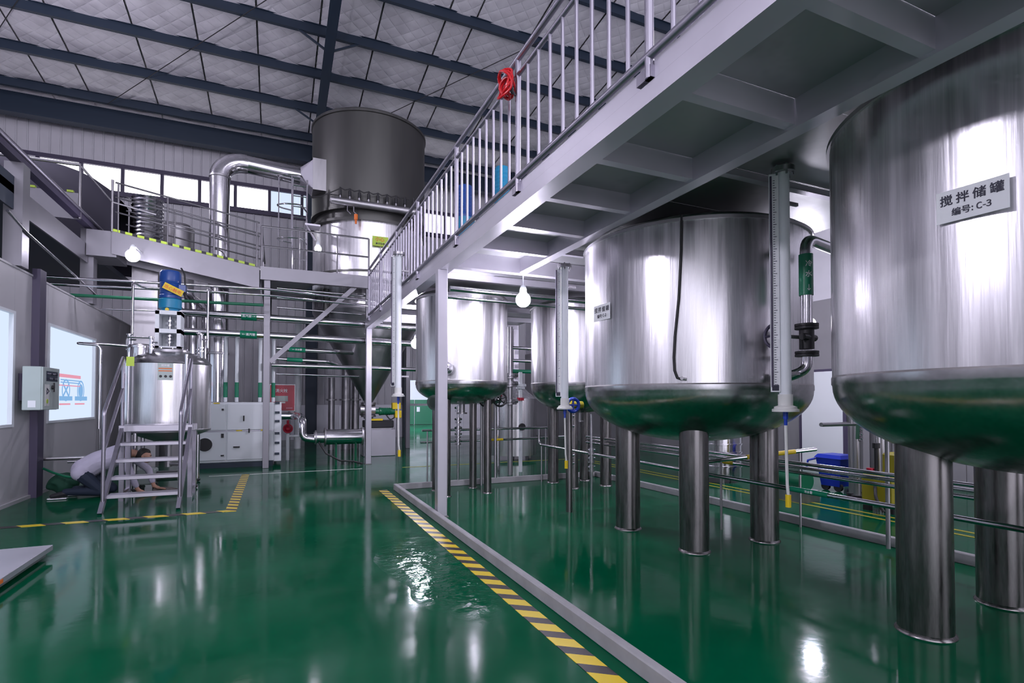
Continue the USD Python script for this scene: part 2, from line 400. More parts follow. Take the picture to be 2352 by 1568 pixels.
# left partition of white panels with two lit windows
X = -3.47
wl = Setting('wall_left')
wins = [(7.35, 9.93), (11.17, 13.72)]
for a, b in ((-6.5, -3.2), (-3.2, 0.1), (0.1, 3.4), (3.4, 7.35), (9.93, 11.17), (13.72, 15.6), (15.6, 17.6), (17.6, 19.5)):
    q = MB(); q.box(X - 0.08, X, a + 0.003, b - 0.003, 0, 3.42); wl.part('wall_panel', q, 'wall_panel')
for a, b in wins:
    q = MB(); q.box(X - 0.08, X, a, b, 0, 1.12); wl.part('wall_panel', q, 'wall_panel')
    q = MB(); q.box(X - 0.08, X, a, b, 2.79, 3.42); wl.part('wall_panel', q, 'wall_panel')
q = MB(); q.box(X - 0.1, X + 0.012, -6.5, 19.5, 3.42, 3.45); wl.part('capping', q, 'wall_panel')
q = MB(); q.box(X, X + 0.03, -6.5, 19.5, 0, 0.05); wl.part('skirting', q, 'wall_panel')
q = MB(); q.box(X, X + 0.10, 10.52, 10.76, 0, 3.55); wl.part('column', q, 'purple_paint')
for a, b in wins:
    n += 1; w = Setting(f'window_{n}'); q = MB()
    for y0, y1, z0, z1 in ((a, b, 1.12, 1.16), (a, b, 2.75, 2.79), (a, a + 0.05, 1.16, 2.75), (b - 0.07, b, 1.16, 2.75)):
        q.box(X - 0.08, X + 0.02, y0, y1, z0, z1)
    w.part('frame', q, 'white_paint')
    q = MB(); q.box(X - 0.05, X - 0.035, a + 0.05, b - 0.07, 1.16, 2.75); pane = w.part('pane', q, 'frosted_pane')
def flat(y0, y1, z0, z1): q = MB(); q.box(X - 0.035, X - 0.031, y0, y1, z0, z1); return q
for y0, y1, z0, z1, m in ((11.75, 12.95, 1.92, 1.98, 'lit_pink'), (11.9, 12.95, 1.865, 1.885, 'lit_blue'), (11.9, 12.95, 1.82, 1.84, 'lit_blue'),
                          (11.75, 12.95, 1.765, 1.785, 'lit_pink'), (11.85, 12.5, 1.50, 1.58, 'lit_blue'), (12.65, 13.35, 1.50, 1.58, 'lit_blue'),
                          (11.85, 12.4, 1.42, 1.45, 'lit_pink'), (12.65, 13.2, 1.42, 1.45, 'lit_pink')):
    w.part('printed_line', flat(y0, y1, z0, z1), m)
for yc, inner in ((12.17, 0), (12.97, 1)):
    q = MB(); q.lathe((X - 0.035, yc, 1.69), [(0.17, 0.0), (0.20, 0.0), (0.20, 0.004), (0.17, 0.004), (0.17, 0.0)], 36, 'x'); w.part('printed_circle', q, 'lit_blue')
    q = MB()
    if inner: q.lathe((X - 0.035, yc, 1.69), [(0.0005, 0.0), (0.13, 0.0), (0.13, 0.004), (0.0005, 0.004)], 28, 'x')
    else:
        q.bar((X - 0.033, yc - 0.14, 1.58), (X - 0.033, yc + 0.14, 1.80), 0.004, 0.04); q.bar((X - 0.033, yc - 0.14, 1.80), (X - 0.033, yc + 0.14, 1.58), 0.004, 0.04)
    w.part('printed_symbol', q, 'lit_blue')
# far left hall wall (behind the upper landing) and the closing wall of the room behind the partition
wf = Setting('wall_far_left')
for i in range(25):
    y = -6.5 + i * 1.15; q = MB(); q.box(-9.2, -9.1, y, y + 1.142, 0, 12.9); wf.part('wall_panel', q, 'sheeting')

# kerb round the tank bay, floor tapes
k = Thing('floor_kerb', 'low concrete kerb with worn pale top edging the tank bay', 'kerb', (1.82, 2, 0))
for b in ((1.82, 1.885, -2.0, 9.03), (1.885, 5.84, 8.97, 9.03), (5.775, 5.84, -2.0, 8.97)):
    q = MB(); q.cbox(b[0], b[1], b[2], b[3], -0.002, 0.10, 0.008); k.part('kerb_run', q, 'concrete')
def tape(m, label, *rects, name='hazard_tape', grp=None):
    q = MB()
    for r in rects: q.box(*r, 0.0, 0.003)
    single(name, q, m, label, 'floor tape', grp)
tape('hazard_tape', 'yellow and black striped floor tape running beside the kerb', (1.58, 1.72, -1.5, 9.06))
tape('hazard_tape_across', 'yellow and black tape crossing the floor before the step ladder', (-3.4, -0.62, 8.14, 8.26))
tape('hazard_tape', 'short yellow and black tape leading back to the grey air cabinet', (-0.62, -0.48, 8.14, 12.1))
tape('cream', 'thin pale floor line in front of the air cabinet', (-1.2, 1.75, 12.06, 12.11), name='floor_line')
tape('olive', 'thin yellow double line on the floor behind the tank bay', (6.98, 7.04, -1, 11.9), (7.2, 7.26, -1, 11.9), (2.6, 6.9, 11.9, 11.96), name='floor_line')

# ================================================================ mezzanine over the tank bay
pf = Thing('mezzanine_platform', 'raised steel walkway on square posts running over the tanks', 'platform', (2.0, 6.6, 0))
q = MB(); q.box(1.93, 2.09, -1.5, 12.45, 3.20, 3.312); pf.part('edge_beam', q, 'sheet_steel')
q = MB(); q.box(1.938, 1.96, -1.5, 12.45, 3.311, 3.320); pf.part('seam', q, 'black')
q = MB(); q.box(1.945, 2.08, -1.5, 12.45, 3.319, 3.43); pf.part('fascia_plate', q, 'sheet_steel')
q = MB(); q.box(3.0, 3.02, -1.5, 6.62, 3.25, 3.42); q.box(3.0, 3.12, -1.5, 6.62, 3.235, 3.25); pf.part('inner_beam', q, 'sheet_steel')
for yj in (0.0, 0.78, 1.54, 2.33, 3.24, 4.05, 4.86, 5.70):
    q = MB(); q.box(2.09, 3.0, yj, yj + 0.012, 3.27, 3.42); q.box(2.09, 3.0, yj, yj + 0.075, 3.255, 3.27); pf.part('joist', q, 'sheet_steel')
for yj in (0.0, 3.24, 5.9):
    q = MB(); q.box(3.12, 5.65, yj, yj + 0.012, 3.37, 3.42); q.box(3.12, 5.65, yj, yj + 0.07, 3.365, 3.372); pf.part('joist', q, 'sheet_steel')
q = MB(); q.box(2.09, 5.65, 6.5, 6.62, 3.22, 3.42); pf.part('cross_beam', q, 'sheet_steel')
for yj in (7.6, 8.8, 10.0, 11.2, 12.33):
    q = MB(); q.box(2.09, 5.65, yj, yj + 0.08, 3.32, 3.42); pf.part('joist', q, 'sheet_steel')
ys = [-1.5, 0.0, 0.78, 1.54, 2.33, 3.24, 4.05, 4.86, 5.70, 6.55, 7.6, 8.8, 10.0, 11.2, 12.45]
for a, b in zip(ys, ys[1:]):
    q = MB(); q.box(2.06, 3.06, a + 0.003, b - 0.003, 3.42, 3.432); pf.part('deck_plate', q, 'deck_steel')
    q = MB(); q.box(3.06, 5.65, a + 0.003, b - 0.003, 3.425, 3.437); pf.part('deck_plate', q, 'deck_steel')
for x, y, h in ((1.965, 6.70, 3.2), (2.0, 12.9, 3.2), (2.0, -0.8, 3.2), (5.6, 6.06, 3.33), (5.6, 12.4, 3.32)):
    q = MB(); q.cbox(x - 0.065, x + 0.065, y - 0.065, y + 0.065, 0.012, h, 0.006); p = pf.part('post', q, 'sheet_steel')
    q = MB(); q.box(x - 0.08, x + 0.08, y - 0.08, y + 0.08, 0, 0.012); pf.part('base_plate', q, 'weld', on=p)
q = MB(); q.box(1.93, 2.09, 12.45, 13.0, 3.2, 3.43); pf.part('edge_beam', q, 'sheet_steel')

rl = Thing('guard_railing', 'steel guard railing with upright bars along the mezzanine edge', 'railing', (1.93, 6, 3.3))
for nm, z, r in (('handrail', 4.515, 0.027), ('middle_rail', 4.37, 0.02), ('bottom_rail', 3.462, 0.027)):
    q = MB(); q.cyl((1.93, -1.4, z), (1.93, 12.45, z), r, 16); rl.part(nm, q, 'rail_steel')
posts = [-1.2, 0.6, 2.42, 4.22, 5.97, 7.85, 9.4, 10.95, 12.43]
for y in posts:
    q = MB(); q.cyl((1.93, y, 3.33), (1.93, y, 4.5), 0.026, 14); q.box(1.915, 1.945, y - 0.03, y + 0.1, 3.33, 3.40); rl.part('railing_post', q, 'rail_steel')
for a, b in zip(posts, posts[1:]):
    m = max(2, int(round((b - a) / 0.2)))
    for i in range(1, m):
        y = a + (b - a) * i / m; q = MB(); q.cyl((1.93, y, 3.47), (1.93, y, 4.36), 0.0145, 8); rl.part('upright_bar', q, 'rail_steel')
ck = Thing('cable_coil', 'loose coil of glossy red cable hung on the mezzanine railing post', 'cable', (1.93, 4.3, 4.3))
for i in range(6):
    rr = random.Random(i); P = []
    for t in np.linspace(0, 2 * math.pi, 30):
        P.append((1.88 + rr.uniform(-.003, .003) - 0.012 * i + 0.03 * math.sin(t * 2 + i), 4.30 + (0.075 + 0.010 * i) * math.sin(t), 4.335 - 0.02 * (i % 3) + (0.105 + 0.01 * (i % 2)) * math.cos(t) + 0.02 * math.sin(t)))
    q = MB(); q.tube(P, 0.011, 8); ck.part('loop', q, 'red_cable')
q = MB(); q.tube([(1.86, 4.22, 4.26), (1.87, 4.19, 4.20), (1.88, 4.17, 4.15)], 0.009, 8); q.cyl((1.87, 4.2, 4.19), (1.87, 4.26, 4.27), 0.016, 8); ck.part('cable_end', q, 'black_rubber')

# ================================================================ storage tanks
def head(r, z, d, up, n=14, knuckle=0.0):
    """(radius, height) of an elliptical head below (up=-1) or above (up=1) the joint at height z."""
    t = np.linspace(0, math.pi / 2, n)
    pr = [(r * math.cos(a), z + up * d * math.sin(a)) for a in t]
    pr[-1] = (0.0005, pr[-1][1])
    return pr[::-1] if up < 0 else pr

def tank(label, c, r, z0, z1, depth, legs, lr, seam=True, top=0.16):
    t = Thing('storage_tank', label, 'tank', (c[0], c[1], 0))
    q = MB(); q.lathe((c[0], c[1], 0), [(r, z0 + 0.012), (r, z1)], 96); t.part('shell', q, 'tank_steel', smooth=60)
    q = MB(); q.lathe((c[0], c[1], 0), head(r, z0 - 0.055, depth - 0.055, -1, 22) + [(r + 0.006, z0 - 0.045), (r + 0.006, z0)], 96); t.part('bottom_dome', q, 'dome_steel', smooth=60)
    q = MB(); q.lathe((c[0], c[1], 0), [(r + 0.006, z0), (r + 0.001, z0 + 0.012)], 96); t.part('weld_seam', q, 'weld')
    q = MB(); q.lathe((c[0], c[1], 0), [(r, z1 - 0.03), (r + 0.02, z1 - 0.03), (r + 0.02, z1), (r, z1)], 96); t.part('top_rim', q, 'dull_steel')
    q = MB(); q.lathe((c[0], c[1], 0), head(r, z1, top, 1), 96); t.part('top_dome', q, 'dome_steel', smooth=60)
    for x, y in legs:
        rr = math.hypot(x - c[0], y - c[1]) + 0
        zt = z0 - depth * math.sqrt(max(0.02, 1 - (max(0, rr - lr) / r) ** 2)) + 0.05
        zo = z0 - depth * math.sqrt(max(0.02, 1 - (min(r * .98, rr + lr) / r) ** 2)) + 0.02
        q = MB(); q.lathe((x, y, 0), [(lr, 0.0), (lr, max(zt, zo))], 32); p = t.part('leg', q, 'leg_steel', smooth=60)
        q = MB(); q.lathe((x, y, 0), [(lr + 0.016, 0.0), (lr + 0.014, 0.008), (lr + 0.004, 0.018), (lr, 0.022)], 32); t.part('weld_collar', q, 'leg_steel', on=p)
    q = MB(); q.cyl((c[0], c[1], z0 - depth - 0.16), (c[0], c[1], z0 - depth + 0.03), 0.05, 20); q.cyl((c[0], c[1], z0 - depth - 0.16), (c[0], c[1], z0 - depth - 0.135), 0.085, 24)
    t.part('outlet_nozzle', q, 'dull_steel')
    return t

C3 = (4.40, 1.62)
t3 = tank('largest stainless storage tank, the one with the clear white C-3 name plate', C3, 1.2, 1.66, 3.32, 0.62, ((3.87, 2.10), (4.94, 2.16), (3.87, 1.08), (4.94, 1.08)), 0.152, top=0.06)
C2 = (4.31, 4.68)
t2 = tank('stainless storage tank with a black cable looping down its side', C2, 1.2, 1.65, 3.20, 0.60, ((3.80, 5.2), (3.84, 4.155), (4.82, 4.16), (4.82, 5.2)), 0.142)
def name_plate(t, x, y, z, w, h, rz, lines):
    n = MB(); n.box(-w / 2, w / 2, -0.004, 0.0, -h / 2, h / 2); v, f = n.mesh(); q = MB(); q.add(*place((v, f), (x, y, z), rz))
    p = t.part('name_plate', q, 'print_white', label='white name plate')
    for s, hh, dz in lines: text_on(t, s, hh, (x + 0.0048 * math.sin(rz), y - 0.0048 * math.cos(rz), z + dz), rz, 'print_black', on=p)
rz3 = -math.pi / 2 + 0.05
name_plate(t3, 3.188, 1.49, 2.505, 0.30, 0.165, rz3, (('搅 拌 储 罐', 0.050, 0.032), ('编号: C-3', 0.036, -0.035)))
name_plate(t2, 3.104, 4.68, 2.42, 0.30, 0.165, -math.pi / 2, (('搅 拌 储 罐', 0.050, 0.032), ('编号: C-2', 0.036, -0.035)))
q = MB(); ang = lambda a, z, d=0.012: (C2[0] + (1.2 + d) * math.cos(a), C2[1] + (1.2 + d) * math.sin(a), z)
q.tube([ang(3.90, 3.22), ang(3.895, 2.9), ang(3.875, 2.45), ang(3.845, 2.1), ang(3.835, 1.9), ang(3.84, 1.78), ang(3.86, 1.71), ang(3.885, 1.70), ang(3.90, 1.715)], 0.013, 10)
cb = Thing('hanging_cable', 'black cable hanging down the tank wall to a small clamp', 'cable', ang(3.90, 1.7, 0)); cb.part('cable', q, 'black_rubber', smooth=60)
q = MB(); q.cyl(ang(3.895, 1.705, -0.01), ang(3.895, 1.705, 0.04), 0.016, 10); q.cyl(ang(3.905, 1.70, 0.02), ang(3.93, 1.695, 0.02), 0.012, 10); cb.part('clamp', q, 'dull_steel')

tS = tank('small stainless tank on slim legs standing behind the square post', (2.80, 8.35), 0.75, 1.80, 3.14, 0.36, ((3.15, 8.08), (3.11, 8.67), (2.45, 8.05), (2.45, 8.66)), 0.0625)
q = MB(); q.cyl((2.35, 7.69, 1.98), (2.27, 7.56, 1.98), 0.07, 20); q.cyl((2.33, 7.66, 1.98), (2.31, 7.63, 1.98), 0.10, 24); q.sphere((2.26, 7.55, 1.98), 0.075, 2); tS.part('side_nozzle', q, 'pipe_steel')
q = MB(); q.cyl((2.3, 8.0, 1.50), (2.2, 7.9, 1.46), 0.09, 20); q.cyl((2.23, 7.93, 1.472), (2.20, 7.9, 1.46), 0.12, 24); tS.part('manway', q, 'dull_steel')
tM = tank('stainless tank between the slim legged tank and the cable tank', (5.0, 8.30), 0.86, 1.80, 3.14, 0.52, ((4.66, 7.95), (5.34, 7.95), (4.66, 8.65), (5.34, 8.65)), 0.10)
q = MB(); q.tube([(4.32, 7.75, 2.9), (4.31, 7.73, 2.3), (4.33, 7.72, 1.95)], 0.012, 8); q.sphere((4.34, 7.70, 2.12), 0.03, 1); tM.part('conduit', q, 'dull_steel')

# level gauges: measuring board, clear tube, flanges
def gauge(name, label, c, zb, zt):
    g = Thing(name, label, 'level gauge', (c[0], c[1], zb), 'tube level gauges beside the tanks')
    q = MB(); q.lathe((c[0], c[1], 0), [(0.046, zb + 0.1), (0.046, zt - 0.02)], 24); g.part('tube', q, 'white_paint', smooth=60)
    q = MB(); q.lathe((c[0], c[1], 0), [(0.0005, zb), (0.10, zb), (0.10, zb + 0.02), (0.085, zb + 0.025), (0.085, zb + 0.04), (0.055, zb + 0.05), (0.055, zb + 0.14), (0.046, zb + 0.14)], 28); g.part('bottom_flange', q, 'cream')
    q = MB(); q.lathe((c[0], c[1], 0), [(0.046, zt - 0.05), (0.09, zt - 0.05), (0.09, zt - 0.01), (0.0005, zt - 0.005)], 28); p = g.part('top_flange', q, 'dull_steel')
    for i in range(6):
        a = i * math.pi / 3; q = MB(); q.cyl((c[0] + .072 * math.cos(a), c[1] + .072 * math.sin(a), zt - 0.08), (c[0] + .072 * math.cos(a), c[1] + .072 * math.sin(a), zt + 0.004), 0.009, 6); g.part('bolt', q, 'pipe_steel', on=p)
    a = YAW + 0.35; ex, ey = math.cos(a), -math.sin(a); nx, ny = -math.sin(a), -math.cos(a)
    bx, by = c[0] - ex * 0.075 + nx * 0.03, c[1] - ey * 0.075 + ny * 0.03
    q = MB(); q.bar((bx, by, zb + 0.16), (bx, by, zt - 0.06), 0.07, 0.012, (nx, ny, 0)); p = g.part('scale_board', q, 'print_white')
    q = MB(); q.cyl((bx - ex * 0.022 + nx * .012, by - ey * 0.022 + ny * .012, zb + 0.2), (bx - ex * 0.022 + nx * .012, by - ey * 0.022 + ny * .012, zt - 0.08), 0.008, 8); g.part('indicator_tube', q, 'purple_paint', on=p)
    q = MB(); z = zb + 0.22; i = 0
    while z < zt - 0.1:
        w = 0.026 if i % 5 == 0 else 0.014
        q.bar((bx - ex * 0.006 + nx * .0075, by - ey * .006 + ny * .0075, z), (bx + ex * (w - .006) + nx * .0075, by + ey * (w - .006) + ny * .0075, z), 0.002, 0.004); z += 0.02; i += 1
    g.part('graduation', q, 'print_black', on=p, kind='stuff')
    q = MB(); q.bar((bx + nx * .007, by + ny * .007, zb + 0.17), (bx + nx * .007, by + ny * .007, zb + 0.215), 0.05, 0.003, (nx, ny, 0)); g.part('maker_plate', q, 'print_black', on=p)
    q = MB(); q.cyl((c[0], c[1], zb - 0.06), (c[0], c[1], zb), 0.02, 10); q.cyl((c[0], c[1], zb - 0.11), (c[0], c[1], zb - 0.06), 0.013, 8); g.part('drain_cock', q, 'blue_valve', label='blue drain cock')
    q = MB(); q.tube([(c[0], c[1], zb - 0.1), (c[0] + 0.01, c[1], 0.82), (c[0] + 0.02, c[1], 0.74)], 0.012, 8); g.part('drain_hose', q, 'cream')
    q = MB(); q.cyl((c[0] + .02, c[1], 0.64), (c[0] + .02, c[1], 0.74), 0.022, 10); g.part('hose_end', q, 'yellow', label='yellow hose end')
    for z in (zb + 0.3, zt - 0.3):
        q = MB(); q.box(c[0] - 0.01, c[0] + 0.16, c[1] - 0.012, c[1] + 0.012, z, z + 0.025); g.part('bracket', q, 'dull_steel')
    return g
gauge('level_gauge', 'tall white level gauge between the C-3 tank and the cable tank', (3.77, 3.04), 1.41, 3.405)
gauge('level_gauge', 'white level gauge hanging just past the cable tank, near the bright globe lamp', (3.35, 5.9), 1.39, 3.24)
gauge('level_gauge', 'white level gauge mounted outside the mezzanine railing', (1.72, 8.2), 1.56, 3.80)
q = MB(); q.box(1.76, 1.93, 8.185, 8.215, 3.34, 3.38); q.box(1.76, 1.93, 8.185, 8.215, 3.60, 3.63); 

# ================================================================ globe lamps
def lamp(label, c, r, up, m='unseen_lamp_globe'):
    t = Thing('globe_lamp', label, 'lamp', c)
    q = MB(); q.sphere(c, r, 3); t.part('globe', q, m, smooth=True)  # globe oversized: the glare of the bulb is put into its size
    q = MB(); q.lathe(c, [(0.03, r * 0.9), (0.05, r * 0.98), (0.045, r + 0.05), (0.03, r + 0.09), (0.0005, r + 0.1)], 16); t.part('socket', q, 'white_paint')
    q = MB()
    if up[2] > 0 and up[0] == 0 and up[1] == 0: q.cyl((c[0], c[1], c[2] + r + 0.09), (c[0], c[1], c[2] + up[2]), 0.007, 6)
    else: q.tube([(c[0], c[1], c[2] + r + 0.09), (c[0] + up[0], c[1] + up[1], c[2] + up[2])], 0.012, 6)
    t.part('cord', q, 'white_paint'); return t
lamp('glowing globe lamp hung below the walkway between the cable tank and the slim legged tank', (3.02, 6.44, 2.85), 0.10, (0, 0, 0.40), 'lamp_globe_mid')
lamp('glowing globe lamp at the side of the slim legged tank, level with the pipe runs', (2.92, 12.0, 2.80), 0.115, (0, 0, 0.55), 'lamp_globe_mid')
lamp('glowing globe lamp below the access stair near the blue motor', (-2.53, 12.2, 4.27), 0.12, (0.0, 0.75, 0.25), 'lamp_globe_soft')
lamp('small glowing globe lamp in front of the drying tower, just above its landing', (0.88, 13.35, 5.10), 0.08, (0, 0.05, 0.3), 'lamp_globe_soft')
lamp('globe lamp beyond the tank bay hidden by the cable tank', (8.2, 6.15, 2.79), 0.11, (0, 0, 9.6), 'lamp_globe_half')  # out of view; placed for the bright reflection on the floor
lamp('unseen globe lamp lighting the passage behind the far doorway', (7.6, 26.5, 2.75), 0.22, (0, 0, 0.65))  # out of view; brightens the passage and the floor before it
lamp('unseen globe lamp by the left partition, lighting the tanks and walkway edge', (-3.15, 2.4, 4.5), 0.13, (-0.33, 0.0, -1.0), 'unseen_lamp_strong')  # out of view; place and strength chosen to light tanks and edge beam
lamp('added globe lamp hung high out of view to fill the roof', (-5.5, 13.5, 8.6), 0.13, (0, 0, 3.1))  # added fill light, kept out of view, brightens the roof lining
lamp('added globe lamp hung unseen above the walkway deck to fill the roof', (6.5, 4.0, 6.0), 0.13, (0, 0, 6.7))  # added fill light for the roof and upper right, hidden by the deck

# ================================================================ drying tower with its landing
TC = (2.33, 15.0)
tw = Thing('drying_tower', 'huge round stainless drying tower ending in a cone', 'drying tower', (TC[0], TC[1], 1.4))
q = MB(); q.lathe((*TC, 0), [(1.5, 6.36), (1.5, 8.80)], 80); tw.part('upper_drum', q, 'shaded_tower_steel', smooth=60)
q = MB(); q.lathe((*TC, 0), [(1.5, 8.74), (1.53, 8.75), (1.53, 8.81), (1.5, 8.84), (1.2, 8.95), (0.0005, 9.1)], 80); tw.part('roof', q, 'shaded_tower_steel')
q = MB(); q.lathe((*TC, 0), [(1.40, 6.06), (1.40, 6.30), (1.52, 6.30), (1.52, 6.37), (1.5, 6.38)], 80); tw.part('neck', q, 'shaded_tower_steel')
q = MB(); q.lathe((*TC, 0), [(1.47, 3.9), (1.47, 6.0)], 80); tw.part('lower_drum', q, 'tank_steel', smooth=60)
q = MB(); q.lathe((*TC, 0), [(1.47, 6.0), (1.56, 6.0), (1.56, 6.06), (1.40, 6.07)], 80); tw.part('joint_flange', q, 'shaded_tower_steel')
q = MB(); q.lathe((*TC, 0), [(1.47, 4.72), (1.485, 4.73), (1.485, 4.77), (1.47, 4.78)], 80); tw.part('weld_band', q, 'shaded_tower_steel')
q = MB(); q.lathe((*TC, 0), [(0.0005, 1.45), (0.12, 1.45), (0.14, 1.5), (1.47, 3.82), (1.47, 3.9)], 64); tw.part('cone', q, 'dull_steel', smooth=20)
for a in (0.6, 2.2, 3.8, 5.4):
    x, y = TC[0] + 1.52 * math.cos(a), TC[1] + 1.52 * math.sin(a); q = MB(); q.cyl((x, y, 3.6), (x, y, 4.3), 0.07, 14); tw.part('lug', q, 'shaded_tower_steel')
pm = Thing('pulse_manifold', 'horizontal air manifold tube with a row of black pulse valves on the tower', 'air manifold', (2.2, 13.4, 6.4))
q = MB(); q.cyl((1.18, 13.38, 6.33), (3.35, 13.38, 6.33), 0.085, 20); q.sphere((1.18, 13.38, 6.33), 0.085, 2, (.5, 1, 1)); pm.part('manifold_tube', q, 'dull_steel', smooth=60)
for i in range(9):
    x = 1.38 + i * 0.225; q = MB(); q.cyl((x, 13.38, 6.41), (x, 13.38, 6.50), 0.022, 8); p = pm.part('outlet', q, 'pipe_steel')
    q = MB(); q.cyl((x, 13.38, 6.48), (x, 13.38, 6.60), 0.038, 10); q.cyl((x, 13.38, 6.60), (x, 13.38, 6.67), 0.022, 8); q.cyl((x, 13.38, 6.53), (x, 13.5, 6.53), 0.022, 8); pm.part('pulse_valve', q, 'black', on=p)
q = MB(); q.tube([(0.72, 13.6, 6.40), (0.95, 13.45, 6.40), (1.15, 13.38, 6.5), (1.38, 13.38, 6.64)] + [(1.38 + i * 0.225 + 0.11 * j, 13.38, 6.62 + 0.04 * (1 - j)) for i in range(8) for j in (0, 1)], 0.014, 6); pm.part('cable', q, 'black_rubber')
for x in (1.5, 3.0): q = MB(); q.box(x, x + 0.04, 13.40, 14.0, 6.31, 6.35); pm.part('bracket', q, 'dull_steel')
for x in (1.55, 1.70): q = MB(); q.tube([(x, 13.38, 6.27), (x, 13.38, 6.12), (x + 0.08, 13.38, 6.05)], 0.012, 6); pm.part('drain_pipe', q, 'pipe_steel')
q = MB(); q.cyl((1.75, 13.36, 5.92), (1.75, 13.36, 6.05), 0.045, 10); q.cyl((1.75, 13.36, 5.82), (1.75, 13.36, 5.92), 0.025, 8); pm.part('drain_valve', q, 'orange', label='orange drain valve')
sg = Thing('warning_sign', 'yellow warning sign with red and black print on the tower', 'sign', (2.36, 13.45, 5.5))
q = MB(); q.box(2.16, 2.55, 13.43, 13.438, 5.36, 5.60); sg.part('plate', q, 'lime')
text_on(sg, '小心', 0.10, (2.34, 13.428, 5.53), 0, 'orange'); text_on(sg, '高空坠物', 0.05, (2.35, 13.428, 5.42), 0, 'print_black')
q = MB(); q.cyl((2.36, 13.45, 5.05), (2.36, 13.45, 5.36), 0.01, 6); sg.part('post', q, 'pipe_steel')

ld = Thing('landing', 'steel landing on square posts wrapped round the drying tower', 'platform', (0.8, 13, 0))
from shapely.geometry import Polygon, Point
pg = Polygon([(-0.32, 12.98), (2.06, 12.98), (3.9, 12.98), (3.9, 16.8), (-0.32, 16.8)]).difference(Point(*TC).buffer(1.62, 32))
e = trimesh.creation.extrude_polygon(pg, 0.05, engine='earcut'); e.apply_translation((0, 0, 4.42)); q = MB(); q.tm(e); ld.part('deck', q, 'deck_steel', smooth=20)
q = MB(); q.box(-0.34, 2.06, 12.95, 12.98, 4.18, 4.47); ld.part('edge_beam', q, 'shaded_sheet_steel')
q = MB(); q.box(-0.34, -0.31, 12.98, 16.8, 4.18, 4.47); ld.part('edge_beam', q, 'shaded_sheet_steel')
q = MB(); q.box(-0.31, 3.9, 13.02, 13.10, 4.18, 4.30); ld.part('joist', q, 'shaded_sheet_steel')
for x, y, h in ((-0.20, 13.06, 4.42), (2.02, 13.08, 4.42), (-0.2, 16.7, 4.42), (3.8, 16.7, 4.42)):
    q = MB(); q.cbox(x - 0.065, x + 0.065, y - 0.065, y + 0.065, 0, h, 0.006); ld.part('post', q, 'shaded_sheet_steel')
q = MB(); q.bar((-0.13, 13.05, 2.36), (1.70, 13.05, 4.20), 0.07, 0.10); ld.part('brace', q, 'shaded_sheet_steel')
q = MB(); q.bar((-0.18, 13.15, 2.05), (-0.18, 16.5, 4.3), 0.07, 0.10); ld.part('brace', q, 'shaded_sheet_steel')
lr = Thing('landing_railing', 'thin pipe railing round the edge of the tower landing', 'railing', (0.8, 12.97, 4.47))
for z in (5.37, 4.93):
    q = MB(); q.tube([(-0.32, 16.5, z), (-0.32, 12.97, z), (2.0, 12.97, z)], 0.02, 8); lr.part('rail', q, 'thin_rail')
for x, y in ((-0.32, 12.97), (0.45, 12.97), (1.28, 12.97), (2.0, 12.97), (-0.32, 14.4), (-0.32, 16.5)):
    q = MB(); q.cyl((x, y, 4.20), (x, y, 5.37), 0.02, 8); lr.part('railing_post', q, 'thin_rail')
lt = Thing('tower_ladder', 'caged stainless ladder rising beside the drying tower', 'ladder', (0.4, 14, 4.47))
for x in (0.33, 0.66): q = MB(); q.cyl((x, 14.0, 4.47), (x, 14.0, 6.95), 0.022, 8); lt.part('stile', q, 'pipe_steel')
for i in range(9): q = MB(); q.cyl((0.33, 14.0, 4.7 + i * 0.26), (0.66, 14.0, 4.7 + i * 0.26), 0.013, 6); lt.part('rung', q, 'pipe_steel')
for z in (5.35, 6.15, 6.85): q = MB(); q.tube([(0.33, 14.0, z), (0.05, 13.95, z + 0.02), (-0.03, 13.72, z), (0.15, 13.5, z - .02), (0.5, 13.5, z), (0.66, 14.0, z)], 0.018, 8, 0.1); lt.part('cage_hoop', q, 'pipe_steel')
for x, y in ((0.02, 13.75), (0.3, 13.5)): q = MB(); q.cyl((x, y, 5.35), (x, y, 6.85), 0.014, 6); lt.part('cage_bar', q, 'pipe_steel')
q = MB(); q.box(0.6, 0.95, 13.6, 14.0, 5.72, 5.76); q.bar((0.62, 13.62, 5.73), (0.85, 13.9, 5.45), 0.03, 0.03); lt.part('rest_step', q, 'sheet_steel')
pk = Thing('control_cabinet', 'low pale electrical cabinets standing at the rear of the tower landing', 'cabinet', (0.0, 16, 4.47))
q = MB(); q.cbox(-0.25, 0.12, 15.7, 16.0, 4.47, 5.1, 0.01); pk.part('body', q, 'white_paint'); q = MB(); q.box(0.18, 0.56, 15.8, 16.0, 4.47, 5.06); pk.part('body', q, 'white_paint')

# big air duct from the cabinet up to the tower
DX, DY = -1.25, 14.14
du = Thing('air_duct', 'shiny round air duct rising and bending over into the tower', 'duct', (DX, DY, 1.5))
q = MB(); q.cyl((DX, DY, 1.47), (DX, DY, 6.75), 0.215, 40); du.part('riser', q, 'pipe_steel', smooth=60)
P = [(DX + 0.55 * (1 - math.cos(t)), DY + 0.12 * (1 - math.cos(t)), 6.75 + 0.45 * math.sin(t)) for t in np.linspace(0, math.pi / 2, 9)]
q = MB(); q.tube(P, 0.222, 40); du.part('elbow', q, 'pipe_steel', smooth=25)
q = MB(); q.tube([P[-1], (0.50, 14.45, 7.2)], 0.21, 40); du.part('cross_pipe', q, 'pipe_steel', smooth=60)
q = MB(); q.hull([(0.50, 14.45 + 0.2 * math.cos(a), 7.2 + 0.2 * math.sin(a)) for a in np.linspace(0, 6.28, 17)] + [(0.80, 14.45 + i * 0.3, 7.2 + j * 0.36) for i in (-1, 1) for j in (-1, 1)]); du.part('transition', q, 'sheet_steel', smooth=False)
